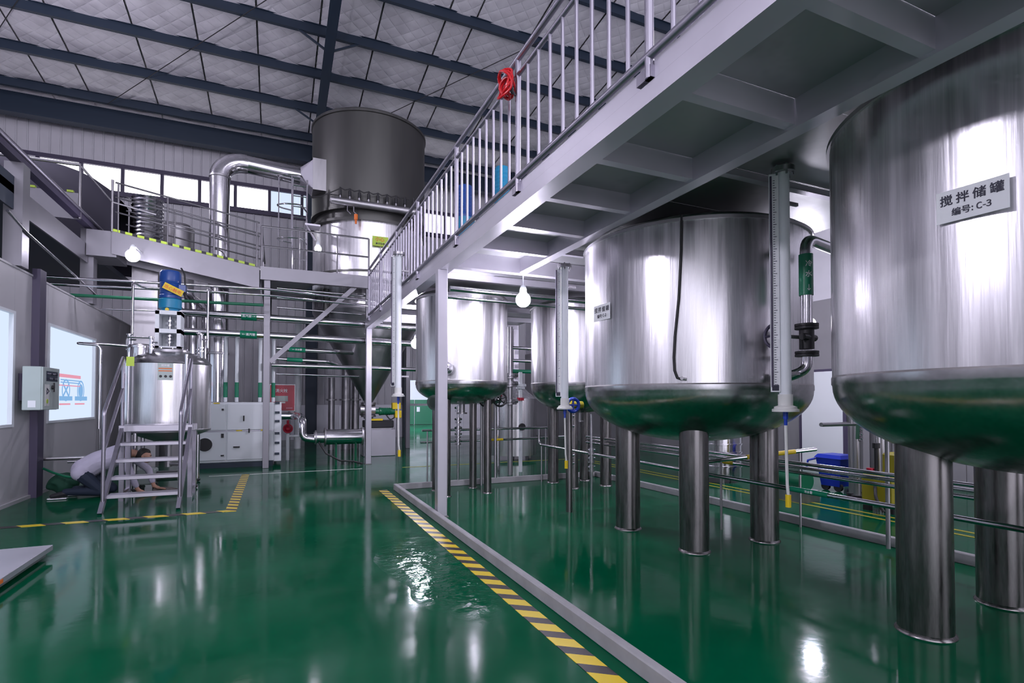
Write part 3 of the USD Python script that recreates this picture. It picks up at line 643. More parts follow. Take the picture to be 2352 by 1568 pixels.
q = MB(); q.box(0.80, 1.12, 14.12, 14.78, 6.80, 7.60); du.part('tower_flange', q, 'dull_steel')
for z in (6.75, 4.6, 2.6): q = MB(); q.lathe((DX, DY, 0), [(0.215, z - 0.03), (0.232, z - 0.02), (0.232, z + 0.02), (0.215, z + 0.03)], 40); du.part('clamp_ring', q, 'dull_steel')
for dx, dy, r, z1 in ((-0.52, 0.1, 0.085, 3.9), (-0.30, 0.5, 0.10, 3.7), (-0.76, 0.5, 0.07, 3.6)):
    q = MB(); q.tube([(DX + dx, DY + dy, 1.47), (DX + dx, DY + dy, z1), (DX + dx - 0.3, DY + dy + 0.3, z1 + 0.25)], r, 20, 0.25); v = Thing('riser_pipe', ['slim stainless riser beside the big air duct', 'stainless riser close behind the big air duct', 'thinnest riser behind the stirred tank, beside the air duct'][(dx < -.4) * 0 + (dx > -.4) + 2 * (dx < -.7)], 'pipe', (DX + dx, DY + dy, 1.5)); v.part('pipe', q, 'pipe_steel', smooth=60)

# access stair from the upper landing down to the tower landing
st = Thing('access_stair', 'steel stair with yellow and black edges descending to the tower landing', 'stair', (-1.6, 13.4, 4.2))
def slope(x): return 4.44 + (-0.34 - x) * 0.175
for y in (13.0, 13.85):
    q = MB(); q.hull([(x, y + dy, slope(x) + dz) for x in (-3.05, -0.36) for dy in (0, 0.03) for dz in (-0.46, 0.0)]); st.part('stringer', q, 'shaded_sheet_steel')
for i in range(11):
    x = -2.95 + i * 0.24; q = MB(); q.box(x, x + 0.22, 13.03, 13.85, slope(x) - 0.08, slope(x) - 0.05); st.part('tread', q, 'deck_steel')
for i in range(13):
    x = -3.03 + i * 0.205; q = MB(); q.hull([(a, y, slope(a) + dz) for a in (x, x + 0.12) for y in (12.985, 13.05) for dz in (0.0, 0.05)]); st.part('edge_marking', q, 'lime')
    if i < 12: q = MB(); q.hull([(a, y, slope(a) + dz) for a in (x + 0.12, x + 0.205) for y in (12.985, 13.05) for dz in (0.0, 0.05)]); st.part('edge_marking', q, 'black')
sr = Thing('stair_railing', 'thin pipe handrails on both sides of the access stair', 'railing', (-1.6, 13.0, 4.5))
for y in (13.0, 13.85):
    for dz in (1.0, 0.7, 0.4):
        q = MB(); q.tube([(-3.0, y, slope(-3.0) + dz), (-0.36, y, slope(-0.36) + dz)], 0.017, 8); sr.part('rail', q, 'thin_rail')
    for x in (-2.95, -2.1, -1.25, -0.42): q = MB(); q.cyl((x, y, slope(x)), (x, y, slope(x) + 1.0), 0.017, 8); sr.part('railing_post', q, 'thin_rail')

# upper landing on the far side of the partition
up = Thing('upper_landing', 'dark upper landing above the partition with pale edge beams', 'platform', (-4.5, 11, 0))
q = MB(); q.box(-8.9, -3.5, 6.0, 17.5, 4.50, 4.62); up.part('deck', q, 'navy_paint')
q = MB(); q.box(-3.52, -3.49, 10.2, 13.2, 4.27, 4.64); up.part('edge_beam', q, 'shaded_sheet_steel')
q = MB(); q.box(-3.53, -3.50, 6.0, 10.2, 4.27, 4.75); up.part('shade_strip', q, 'navy_paint')  # dark strip standing in for the shade under the landing
q = MB(); q.box(-3.55, -3.42, 6.0, 14.8, 4.97, 5.08); up.part('upper_rail_beam', q, 'purple_paint'); q = MB(); q.cyl((-3.40, 6.0, 5.10), (-3.40, 14.6, 5.10), 0.03, 10); up.part('handrail', q, 'rail_steel')
for y in (7.0, 10.05, 13.35):
    q = MB(); q.box(-3.62, -3.40, y - 0.12, y + 0.12, 3.46, 4.97); q.box(-3.80, -3.58, y - 0.12, y + 0.12, 0, 3.5); up.part('post', q, 'shaded_sheet_steel')
q = MB(); q.box(-3.48, -2.98, 13.05, 13.9, 4.40, 4.92); up.part('step_box', q, 'shaded_sheet_steel')
q = MB(); q.box(-4.6, -3.44, 12.55, 12.58, 4.95, 5.45); up.part('kick_plate', q, 'shaded_sheet_steel')
for i in range(6):
    q = MB(); q.box(-4.6 + i * 0.19, -4.6 + i * 0.19 + 0.1, 12.53, 12.6, 5.45, 5.49); up.part('edge_marking', q, 'lime')
q = MB(); q.tube([(-5.6, 12.5, 5.95), (-3.44, 12.5, 5.98), (-3.44, 12.5, 4.95)], 0.03, 10); up.part('end_rail', q, 'dull_steel')
q = MB(); q.cyl((-3.05, 13.0, 4.9), (-3.05, 13.0, 5.95), 0.022, 10); up.part('railing_post', q, 'dull_steel')
q = MB(); q.tube([(-3.44, 12.5, 5.97), (-3.05, 13.0, 5.5), (-2.3, 13.0, 5.35)], 0.02, 8); up.part('end_rail', q, 'dull_steel')
hd = Thing('covered_machine', 'bulky machine under a dark cover on the upper landing', 'covered machine', (-6, 14.5, 4.62))
vv = []
for x in np.linspace(-8.6, -3.25, 22):
    for t in np.linspace(0, math.pi, 13):
        u = (x + 8.6) / 5.35; h = (2.22 - 0.8 * max(0, (u - 0.74) / 0.26) ** 2) * (0.97 + 0.03 * math.sin(14 * u))
        vv.append((x, 15.2 - 1.0 * math.cos(t), 4.63 + max(0.03, h) * min(1, 1.25 * math.sin(t) ** 0.7)))
q = MB(); q.add(vv, [(r * 13 + c, (r + 1) * 13 + c, (r + 1) * 13 + c + 1, r * 13 + c + 1) for r in range(21) for c in range(12)]); hd.part('cover', q, 'dark_cloth', smooth=60)
fd = Thing('finned_drum', 'ribbed stainless drum at the head of the access stair', 'drum', (-2.75, 14.6, 4.8))
q = MB(); q.lathe((-2.75, 14.6, 0), [(0.0005, 4.62), (0.3, 4.62)] + [(0.3 + 0.02 * (i % 2), 4.66 + i * 0.045) for i in range(34)] + [(0.0005, 6.2)], 28); fd.part('shell', q, 'pipe_steel', smooth=20)
fd2 = Thing('standing_cylinder', 'plain dull stainless cylinder standing past the ribbed drum', 'cylinder', (-2.35, 15.9, 4.1))
q = MB(); q.lathe((-2.35, 15.9, 0), [(0.0005, 4.1), (0.38, 4.1), (0.38, 5.9), (0.3, 6.0), (0.0005, 6.02)], 32); fd2.part('shell', q, 'dull_steel', smooth=30)
fd.part('stand', MB().box(-3.0, -2.5, 14.4, 14.8, 0.0, 4.62), 'dull_steel'); fd2.part('stand', MB().box(-2.55, -2.15, 15.7, 16.1, 0.0, 4.1), 'dull_steel')
vd = Thing('silo', 'tall plain steel silo behind the stirred tank motor', 'silo', (-2.98, 16.7, 0))
q = MB(); q.lathe((-2.98, 16.7, 0), [(0.42, 0.0), (0.42, 4.0), (0.2, 4.35), (0.0005, 4.36)], 32); vd.part('shell', q, 'dull_steel', smooth=40)

# small-bore pipes crossing in front of the landing
def pipe(label, pts, r, bend=0.12, name='pipe', bands=(), cat='pipe', grp=None, m='pipe_steel', sup=()):
    """bands: (start, end, text) of green label wraps along the first straight run."""
    t = Thing(name, label, cat, pts[0], grp); q = MB(); q.tube(pts, r, 20 if r > 0.03 else 12, bend); t.part('run', q, m, smooth=50)
    for i, (k, a, b, mm) in enumerate(bands):
        A, B = V(*pts[k]), V(*pts[k + 1]); q = MB(); q.cyl(A + (B - A) * a, A + (B - A) * b, r * 1.05 + 0.002, 20); t.part('label_band', q, mm, label='green label band' if 'green' in mm else 'yellow sleeve')
    for x, y, z in sup: q = MB(); q.cyl((x, y, 0), (x, y, z), 0.014, 8); t.part('support', q, 'dull_steel')
    return t
def band_text(t, s, loc, h, rz=0, ry=0): text_on(t, s, h, loc, rz, 'print_white', ry=ry, name='band_lettering')
b1 = pipe('upper of two thick pipes passing the landing post, with green flow label', [(-1.9, 13.3, 3.40), (3.4, 13.3, 3.34)], 0.082, bands=[(0, 0.222, 0.28, 'green_label')], name='process_pipe')
band_text(b1, '蒸汽管 →', (-0.57, 13.212, 3.385), 0.055)
b2 = pipe('lower of two thick pipes passing the landing post, with green flow label', [(-1.9, 13.3, 2.99), (3.4, 13.3, 2.94)], 0.082, bands=[(0, 0.218, 0.282, 'green_label')], name='process_pipe')
band_text(b2, '← 蒸汽管', (-0.57, 13.212, 2.975), 0.055)
pipe('thick pipe running level at chest height under the landing', [(-0.1, 13.4, 2.31), (3.6, 13.4, 2.29)], 0.05, name='process_pipe')
pipe('upper of two slim pipes high under the landing', [(0.0, 13.32, 4.08), (2.6, 13.32, 4.05)], 0.03, name='process_pipe')
pipe('lower of two slim pipes high under the landing', [(0.0, 13.32, 3.86), (2.6, 13.32, 3.83)], 0.025, name='process_pipe')
pipe('slim pipe crossing behind the landing brace', [(0.0, 13.45, 3.66), (2.6, 13.45, 3.60)], 0.022, name='process_pipe')
g1 = pipe('bright pipe with green label ending at the tower cone', [(0.0, 13.7, 2.72), (1.35, 13.7, 2.70), (1.87, 14.45, 2.75)], 0.055, bands=[(0, 0.2, 0.47, 'green_label')], name='process_pipe'); band_text(g1, '← 冷水管', (0.45, 13.64, 2.715), 0.045)
pipe('bright pipe with green label below the pipe ending at the cone', [(0.0, 13.7, 2.48), (1.15, 13.7, 2.45), (1.45, 13.85, 2.36)], 0.045, 0.05, bands=[(0, 0.2, 0.5, 'green_label')], name='process_pipe')
pipe('slim straight pipe at the height of the hydrant cabinet top', [(0.0, 13.75, 2.13), (1.9, 13.75, 2.10)], 0.022, name='process_pipe')
for i, (x, lab) in enumerate(((-1.045, 'nearest to the air duct'), (-0.82, 'in the middle'), (-0.34, 'beside the landing post'), (-0.06, 'behind the landing post'))):
    t = pipe(f'pale downpipe with green foot label entering the air cabinet, {lab}', [(x, 13.62, 2.95), (x, 13.62, 1.47)], 0.038, m='white_paint', name='downpipe', bands=[(0, 0.70, 0.93, 'green_label')])
pipe('upper long slim pipe carried from the partition to the landing', [(-3.9, 12.2, 3.74), (-0.26, 12.2, 3.83), (2.3, 12.9, 3.86)], 0.026, name='service_pipe')
pipe('lower long slim pipe carried from the partition to the landing', [(-3.9, 12.2, 3.62), (-0.26, 12.2, 3.70), (2.3, 12.9, 3.74)], 0.022, name='service_pipe')
pipe('long slim green pipe below the two long steel pipes', [(-4.2, 12.4, 3.46), (-0.26, 12.4, 3.52)], 0.03, m='green_paint', name='service_pipe')
pipe('thin pipe passing behind the blue motor at gearbox height', [(-3.0, 12.1, 3.2), (-0.2, 12.1, 3.27)], 0.012, name='service_pipe')
pipe('drop pipe coming down from the long pipes to the stirred tank lid', [(-0.9, 12.1, 3.68), (-2.33, 12.0, 3.64), (-2.33, 11.3, 3.6), (-2.33, 11.3, 2.42)], 0.02, 0.1, name='service_pipe')
pipe('drop pipe beside the air duct, ending over the stirred tank', [(-1.2, 12.25, 3.74), (-1.2, 12.0, 3.70), (-1.2, 11.6, 3.66), (-1.2, 11.6, 2.5)], 0.022, 0.1, name='service_pipe')
pipe('inclined pipe strapped along the upper landing post', [(-3.38, 9.4, 4.1), (-3.38, 10.0, 3.98), (-3.38, 13.4, 3.66)], 0.02, 0.1, name='service_pipe')

# ================================================================ stirred tank with its motor
SX, SY, SR = -1.72, 11.0, 0.645
mt = Thing('stirred_tank', 'shiny stirred tank with a blue motor standing behind the step ladder', 'tank', (SX, SY, 0))
q = MB(); q.lathe((SX, SY, 0), [(SR, 1.0), (SR, 2.13)], 64); mt.part('shell', q, 'tank_steel', smooth=60)
q = MB(); q.lathe((SX, SY, 0), [(0.05, 0.70), (0.07, 0.74), (SR, 0.97), (SR + 0.006, 1.0), (SR, 1.01)], 64); mt.part('bottom_cone', q, 'dull_steel')
q = MB(); q.lathe((SX, SY, 0), [(SR, 2.12), (SR + 0.012, 2.13), (SR, 2.15), (SR * .97, 2.18), (SR * .85, 2.26), (SR * .6, 2.33), (SR * .3, 2.37), (0.0005, 2.385)], 64); mt.part('lid', q, 'dome_steel', smooth=40)
for k in range(4):
    a = -0.72 + k * math.pi / 2; x, y = SX + 0.6 * math.cos(a), SY + 0.6 * math.sin(a)
    q = MB(); q.cyl((x, y, 0.03), (x, y, 1.25), 0.036, 14); p = mt.part('leg', q, 'pipe_steel'); q = MB(); q.sphere((x, y, 0.035), 0.05, 1, (1, 1, .7)); mt.part('ball_foot', q, 'black_rubber', on=p)
q = MB()
for x in (-0.19, 0.13): q.box(SX + x, SX + x + 0.06, SY - 0.19, SY + 0.19, 2.40, 3.05)
for z in (2.37, 2.67, 2.99): q.box(SX - 0.19, SX + 0.19, SY - 0.19, SY + 0.19, z, z + 0.07)
q.box(SX - 0.13, SX + 0.13, SY + 0.15, SY + 0.19, 2.4, 3.05)
mt.part('motor_stand', q, 'white_paint')
q = MB(); q.cyl((SX, SY, 2.30), (SX, SY, 3.02), 0.025, 12)
for z in (2.5, 2.56, 2.62, 2.8, 2.88): q.cyl((SX, SY, z), (SX, SY, z + 0.035), 0.065, 16)
mt.part('drive_shaft', q, 'pipe_steel')
q = MB(); q.lathe((SX, SY, 0), [(0.0005, 3.06), (0.14, 3.06), (0.14, 3.1), (0.175, 3.12), (0.175, 3.27), (0.15, 3.3)], 28); mt.part('gearbox', q, 'cyan_motor')
q = MB(); q.cyl((SX - .02, SY - 0.14, 3.08), (SX - .02, SY - 0.18, 3.08), 0.03, 10); mt.part('oil_plug', q, 'yellow')
q = MB(); q.lathe((SX, SY, 0), [(0.17, 3.29), (0.17, 3.34), (0.155, 3.36)] + [(0.155 + 0.008 * (i % 2), 3.38 + 0.016 * i) for i in range(14)] + [(0.165, 3.62), (0.165, 3.74), (0.14, 3.78), (0.0005, 3.78)], 28); mt.part('motor', q, 'blue_motor')
q = MB(); q.box(SX + 0.12, SX + 0.24, SY - 0.08, SY + 0.08, 3.42, 3.54); mt.part('terminal_box', q, 'blue_motor')
q = MB(); q.tube([(SX + 0.2, SY - .05, 3.42), (SX + 0.24, SY - .05, 3.3), (SX + 0.22, SY - 0.05, 3.75), (SX + 0.16, SY - 0.02, 3.85)], 0.014, 8, 0.06); mt.part('cable', q, 'black_rubber')
q = MB(); v, f = MB().box(-0.155, 0.155, -0.006, 0, -0.055, 0.055).mesh(); q.add(*place((v, f), (SX + 0.07, SY - 0.19, 3.43), 0.25, 0.42)); p = mt.part('motor_tag', q, 'yellow', label='yellow tag with red writing'); text_on(mt, '当心触电', 0.06, (SX + 0.068, SY - 0.198, 3.43), 0.25, 'orange', on=p, ry=0.42)
q = MB(); q.cyl((SX - 0.38, SY - 0.22, 2.22), (SX - 0.38, SY - 0.22, 2.40), 0.17, 28); q.lathe((SX - 0.38, SY - 0.22, 0), [(0.19, 2.39), (0.19, 2.42), (0.15, 2.45), (0.0005, 2.47)], 28); mt.part('manhole', q, 'pipe_steel', smooth=40)
q = MB(); q.tube([(SX - 0.56, SY - .3, 2.42), (SX - 0.56, SY - .3, 2.56), (SX - 0.2, SY - .3, 2.56), (SX - 0.2, SY - .3, 2.42)], 0.014, 8, .05); mt.part('manhole_handle', q, 'pipe_steel')
q = MB(); q.lathe((SX, SY - .02, 0), [(0.0005, 2.36), (0.30, 2.32), (0.30, 2.38), (0.24, 2.41), (0.0005, 2.41)], 36); mt.part('lid_flange', q, 'dull_steel')
for k in range(10):
    a = k * math.pi / 5; q = MB(); q.cyl((SX + .27 * math.cos(a), SY - .02 + .27 * math.sin(a), 2.37), (SX + .27 * math.cos(a), SY - .02 + .27 * math.sin(a), 2.41), 0.014, 6); mt.part('lid_bolt', q, 'pipe_steel')
for dx, dy, h in ((-0.58, -0.05, 2.62), (0.50, -0.18, 2.66), (0.42, 0.2, 2.72), (-0.2, -0.42, 2.55)):
    q = MB(); q.cyl((SX + dx, SY + dy, 2.2), (SX + dx, SY + dy, h), 0.025, 10)
    for z in (2.36, 2.42, h): q.cyl((SX + dx, SY + dy, z), (SX + dx, SY + dy, z + 0.02), 0.045, 12)
    q.cyl((SX + dx, SY + dy, h - 0.08), (SX + dx + 0.1, SY + dy - 0.03, h - 0.08), 0.014, 8); mt.part('lid_fitting', q, 'pipe_steel')
q = MB(); v, f = MB().box(-0.11, 0.11, -0.004, 0, -0.14, 0.14).mesh(); q.add(*place((v, f), (SX + 0.045, SY - SR - 0.003, 1.98))); p = mt.part('notice', q, 'grey_box', label='grey notice with red heading')
text_on(mt, '搅拌罐', 0.035, (SX + 0.045, SY - SR - 0.009, 2.08), 0, 'print_white', on=p)
for z in (2.03, 1.99): q = MB(); q.box(SX - 0.05, SX + 0.14, SY - SR - 0.010, SY - SR - 0.006, z - 0.008, z + 0.008); mt.part('notice_line', q, 'orange', on=p)
for i in range(3): q = MB(); q.cyl((SX - 0.02 + i * 0.07, SY - SR - 0.010, 1.90), (SX - 0.02 + i * 0.07, SY - SR - 0.006, 1.90), 0.022, 12); mt.part('notice_symbol', q, 'black', on=p)
for sx, z0, z1 in ((0.335, 1.1, 2.28), (-0.50, 1.05, 2.3)):
    y = SY - math.sqrt(SR ** 2 - sx ** 2) - 0.05; q = MB(); q.tube([(SX + sx, y + .1, z0), (SX + sx, y, z0 + .03), (SX + sx, y, z1)], 0.028 if sx > 0 else 0.018, 12, 0.05)
    for z in np.arange(z0 + 0.15, z1, 0.33): q.box(SX + sx - .012, SX + sx + .012, y, y + 0.09, z, z + 0.02)
    mt.part('sight_tube', q, 'pipe_steel')
q = MB(); q.cyl((SX + .02, SY - .1, 0.35), (SX + .02, SY - .1, 0.75), 0.05, 14); q.cyl((SX + .02, SY - .1, 0.4), (SX + .25, SY - .2, 0.4), 0.035, 12); q.cyl((SX + .25, SY - .2, 0.34), (SX + .25, SY - .2, 0.5), 0.05, 12); mt.part('outlet_valve', q, 'dull_steel')
pp = Thing('discharge_pump', 'grey pump block on the floor under the stirred tank', 'pump', (-2.0, 10.9, 0))
q = MB(); q.cbox(-2.12, -1.86, 10.7, 11.0, 0.08, 0.34, 0.02); pp.part('body', q, 'grey_box'); q = MB(); q.cyl((-1.86, 10.85, 0.2), (-1.55, 10.85, 0.2), 0.09, 18); pp.part('motor', q, 'dull_steel')
for x in (-2.1, -1.9): q = MB(); q.box(x, x + 0.04, 10.72, 10.98, 0, 0.08); pp.part('foot', q, 'black')
pipe('bent steel pipe hanging from the stirred tank lid beside the step ladder', [(-2.62, 10.62, 1.04), (-2.62, 10.62, 2.40), (-2.95, 10.62, 2.42), (-2.62, 10.7, 2.43), (-2.02, 10.75, 2.40), (-2.02, 10.8, 2.28)], 0.022, 0.08, name='standing_pipe')
pipe('slim upright pipe on the partition beside the second lit window', [(-3.40, 13.85, 0.3), (-3.40, 13.85, 2.6)], 0.02, name='standing_pipe')
jk = Thing('hand_tool', 'small steel hand tool resting on the pipe by the partition', 'tool', (-3.1, 10.9, 0.5)); q = MB(); q.cyl((-3.42, 10.9, 0.56), (-2.85, 10.9, 0.56), 0.03, 10); q.cyl((-3.1, 10.9, 0.5), (-2.95, 10.9, 0.5), 0.022, 8); jk.part('barrel', q, 'dull_steel')
hs = Thing('green_hose', 'thin green hose drooping from the partition foot to the kneeling person', 'hose', (-3.3, 10.6, 0.4)); q = MB(); q.tube([(-3.36, 10.75, 0.42), (-3.15, 10.5, 0.37), (-2.95, 10.3, 0.33), (-2.75, 10.25, 0.3)], 0.018, 10); hs.part('hose', q, 'green_paint')

# ================================================================ step ladder
sl = Thing('step_ladder', 'steel step ladder with five treads standing before the stirred tank', 'step ladder', (-1.66, 9.2, 0))
for x in (-2.10, -1.22):
    s = 1 if x < -1.6 else -1
    q = MB(); q.bar((x, 8.60, 0.0), (x, 9.68, 1.10), 0.05, 0.07); sl.part('stringer', q, 'rail_steel')
    q = MB(); q.tube([(x, 8.72, 0.10), (x, 8.72, 1.34), (x, 9.66, 2.16), (x, 9.66, 1.08)], 0.024, 12, 0.05); sl.part('handrail', q, 'rail_steel')
    q = MB(); q.bar((x, 8.72, 0.82), (x, 9.66, 1.68), 0.035, 0.035); sl.part('middle_rail', q, 'rail_steel')
    q = MB(); q.box(x - 0.03, x + 0.03, 9.63, 9.69, 0, 1.06); sl.part('leg', q, 'rail_steel')
    q = MB(); q.box(x - 0.03, x + 0.03, 10.03, 10.09, 0, 1.06); sl.part('leg', q, 'rail_steel')
    q = MB(); q.box(x - 0.02, x + 0.02, 9.66, 10.05, 0.10, 0.14); sl.part('foot_rail', q, 'rail_steel')
for i in range(4):
    z = 0.22 + i * 0.22; y = 8.60 + 1.08 * z / 1.10
    q = MB(); q.cbox(-2.08, -1.24, y - 0.02, y + 0.18, z - 0.05, z, 0.006); sl.part('tread', q, 'sheet_steel')
q = MB(); q.cbox(-2.14, -1.18, 9.62, 10.12, 1.03, 1.13, 0.008); sl.part('top_tread', q, 'sheet_steel')
q = MB(); q.box(-2.06, -1.96, 9.64, 9.645, 2.02, 2.16); sl.part('tag', q, 'lime', label='lime green tag')

# ================================================================ kneeling person
def capsules(ch):
    """ch: list of ((point, radius), (point, radius)) bones joined into one smooth body."""
    parts = []
    for (a, ra), (b, rb) in ch:
        A = m3.Manifold.sphere(ra, 16).translate(list(map(float, a))); B = m3.Manifold.sphere(rb, 16).translate(list(map(float, b))); parts.append(m3.Manifold.batch_hull([A, B]))
    u = m3.Manifold.batch_boolean(parts, m3.OpType.Add).refine_to_length(0.03).to_mesh()
    t = trimesh.Trimesh(u.vert_properties[:, :3], u.tri_verts, process=True); trimesh.smoothing.filter_taubin(t, iterations=12); q = MB(); return q.tm(t)
ps = Thing('person', 'person in a pale smock and dark trousers kneeling by the stirred tank', 'person', (-2.4, 10.0, 0))
hipL, hipR = V(-2.746, 10.220, 0.382), V(-2.724, 10.440, 0.382); kneeL, kneeR = V(-2.465, 10.180, 0.090), V(-2.400, 10.480, 0.090); ankL, ankR = V(-2.918, 10.200, 0.106), V(-2.875, 10.480, 0.106)
pel, belly, chest, nk, hd_ = V(-2.724, 10.330, 0.424), V(-2.562, 10.330, 0.530), V(-2.270, 10.330, 0.636), V(-2.076, 10.320, 0.657), V(-1.936, 10.300, 0.615)
shL, shR = V(-2.184, 10.150, 0.615), V(-2.184, 10.510, 0.615); elL, elR = V(-2.076, 10.100, 0.339), V(-1.925, 10.540, 0.360); wrL, wrR = V(-1.990, 10.150, 0.080), V(-1.838, 10.500, 0.085)
def arm_bones(k): return [((shL, .062 * k), (elL, .048 * k)), ((elL, .046 * k), (wrL, .033 * k)), ((shR, .062 * k), (elR, .048 * k)), ((elR, .046 * k), (wrR, .033 * k))]
tor = lambda k: [((pel, .165 * k), (belly, .16 * k)), ((belly, .16 * k), (chest, .16 * k)), ((chest, .13 * k), (shL, .07 * k)), ((chest, .13 * k), (shR, .07 * k))]
leg = lambda k: [((hipL, .105 * k), (kneeL, .068 * k)), ((kneeL, .068 * k), (ankL, .048 * k)), ((hipR, .105 * k), (kneeR, .068 * k)), ((kneeR, .068 * k), (ankR, .048 * k)), ((pel, .14 * k), (hipL, .11 * k)), ((pel, .14 * k), (hipR, .11 * k))]
hand = []
for w, s in ((wrL, -1), (wrR, 1)):
    palm = w + V(0.07, 0, -0.035); hand += [((w, .03), (palm, .026))]
    for i, (dy, ln) in enumerate(((-0.030, .062), (-0.010, .072), (0.011, .067), (0.030, .052))):
        a = palm + V(0.02, dy, -0.004); b = a + V(ln * .55, dy * .3, -0.004); hand += [((palm + V(0, dy * .6, 0), .014), (a, .0105)), ((a, .010), (b, .009)), ((b, .009), (b + V(ln * .5, 0, -0.014), .008))]
    hand += [((palm + V(-0.02, -s * 0.025, 0), .012), (palm + V(0.02, -s * 0.052, -0.004), .0095)), ((palm + V(0.02, -s * 0.052, -.004), .0095), (palm + V(0.05, -s * 0.056, -0.010), .008))]
face = [((nk, .052), (hd_ + V(-.03, 0, -.02), .06)), ((hd_, .088), (hd_ + V(.035, 0, -.06), .066)), ((hd_ + V(.085, 0, -.045), .016), (hd_ + V(.098, 0, -.062), .014)), ((hd_ + V(-.01, .085, -.02), .016), (hd_ + V(-.01, .088, -.04), .013)), ((hd_ + V(-.01, -.085, -.02), .016), (hd_ + V(-.01, -.088, -.04), .013))]
ps.part('body', capsules(tor(.9) + leg(.86) + arm_bones(.86) + hand + face + [((chest, .1), (nk, .055))]), 'skin', smooth=True)
ps.part('shirt', capsules(tor(1.06) + [((hipL, .125), (pel, .15)), ((hipR, .125), (pel, .15))] + arm_bones(1.12)[:1] + arm_bones(1.12)[2:3] + [((elL, .053), (elL + (wrL - elL) * .7, .044)), ((elR, .053), (elR + (wrR - elR) * .7, .044))]), 'shirt', smooth=True)
ps.part('trousers', capsules(leg(1.08)), 'navy_cloth', smooth=True)
ps.part('hair', capsules([((hd_ + V(-.02, 0, .03), .085), (hd_ + V(-.045, 0, -.01), .08)), ((hd_ + V(.02, 0, .045), .062), (hd_ + V(-.02, 0, .04), .08))]), 'hair', smooth=True)
for a in (ankL, ankR):
    ps.part('shoe', capsules([((a + V(.0, 0, -.02), .05), (a + V(-.06, 0, -.035), .048)), ((a + V(-.06, 0, -.035), .046), (a + V(-.16, 0, -.055), .036))]), 'black', smooth=True)
    q = MB(); q.hull([tuple(a + V(-.20 + .025 * math.cos(t) if k else .02, .042 * math.sin(t), dz)) for k in (0, 1) for t in np.linspace(0, 6.28, 12) for dz in (-.098, -.084)]); ps.part('sole', q, 'print_white')
for s in (-1, 1): q = MB(); q.sphere(tuple(hd_ + V(.084, s * .032, -.008)), 0.009, 1); ps.part('eye', q, 'black')
ps.part('mouth', MB().box(*(hd_[0] + .088, hd_[0] + .096, hd_[1] - .022, hd_[1] + .022, hd_[2] - .092, hd_[2] - .087)), 'print_pink')
bg = Thing('green_bag', 'dark green cloth bag on the floor behind the kneeling person', 'bag', (-3.12, 10.8, 0))
q = MB(); q.sphere((-3.12, 10.80, 0.165), 0.20, 3, (1.0, 0.8, 0.80)); v, f = q.mesh(); import meshkit; v = v + (meshkit.noise(v * 9)[:, None] - .5) * 0.06; v[:, 2] = np.maximum(v[:, 2], 0); q = MB(); q.add(v, f); bg.part('sack', q, 'trousers', smooth=60)
lf = Thing('red_wedge', 'small brick red wedge shaped block on the floor under the step ladder', 'wedge', (-1.72, 10.55, 0)); lf.part('block', MB().hull([(-1.86, 10.5, 0), (-1.5, 10.5, 0), (-1.86, 10.62, 0), (-1.5, 10.62, 0), (-1.84, 10.52, .06), (-1.6, 10.52, .04), (-1.84, 10.6, .06), (-1.6, 10.6, .04)]), 'rusty_foot')  # plain tapered block; its identity is unclear

# ================================================================ partition fittings, floor scale
bx = Thing('control_box', 'grey electrical control box with push buttons fixed on the partition column', 'control box', (-3.25, 10.2, 1.36))
q = MB(); q.cbox(-3.36, -3.14, 9.90, 10.54, 1.36, 2.0, 0.008); bx.part('enclosure', q, 'grey_box')
q = MB(); q.cbox(-3.14, -3.12, 9.90, 10.54, 1.365, 1.995, 0.004); p = bx.part('door', q, 'grey_box')
q = MB(); q.box(-3.12, -3.117, 10.02, 10.46, 1.79, 1.94); bx.part('button_panel', q, 'navy_paint', on=p)
for r in range(2):
    for i in range(6): q = MB(); q.cyl((-3.117, 10.07 + i * .065, 1.83 + r * .07), (-3.10, 10.07 + i * .065, 1.83 + r * .07), 0.016, 10); bx.part('push_button', q, 'rail_steel' if (i + r) % 3 else 'print_black', on=p)
q = MB(); q.box(-3.12, -3.117, 9.98, 10.14, 1.42, 1.74); bx.part('warning_label', q, 'cream', on=p)
q = MB(); q.ring((-3.116, 10.06, 1.64), 0.05, 0.008, 'x', 3, 6); bx.part('warning_triangle', q, 'print_black', on=p)
q = MB(); q.cyl((-3.117, 10.06, 1.49), (-3.114, 10.06, 1.49), 0.035, 14); bx.part('warning_disc', q, 'lime', on=p)
q = MB(); q.cyl((-3.12, 10.24, 1.70), (-3.09, 10.24, 1.70), 0.03, 10); q.box(-3.10, -3.085, 10.23, 10.25, 1.63, 1.77); bx.part('latch', q, 'black', on=p)
q = MB(); q.box(-3.29, -3.20, 9.896, 9.90, 1.40, 1.50); bx.part('rating_label', q, 'print_white')
bx.part('back_bracket', MB().box(-3.47, -3.36, 10.1, 10.5, 1.5, 1.9), 'purple_paint')
ds = Thing('floor_scale', 'flat steel platform scale on the floor at the near corner', 'platform scale', (-2.6, 5.9, 0))
q = MB(); q.cbox(-3.40, -1.94, 5.0, 6.47, 0.07, 0.12, 0.004); ds.part('weighing_plate', q, 'sheet_steel')
q = MB(); q.box(-3.36, -1.98, 5.04, 6.43, 0.025, 0.07); ds.part('frame', q, 'dull_steel')
for x, y in ((-3.3, 5.1), (-2.05, 5.1), (-3.3, 6.35), (-2.05, 6.35)): q = MB(); q.cyl((x, y, 0), (x, y, 0.03), 0.04, 12); ds.part('foot', q, 'black')
ds.part('corner_mark', MB().box(-1.94, -1.936, 5.38, 5.44, 0.08, 0.11), 'orange')

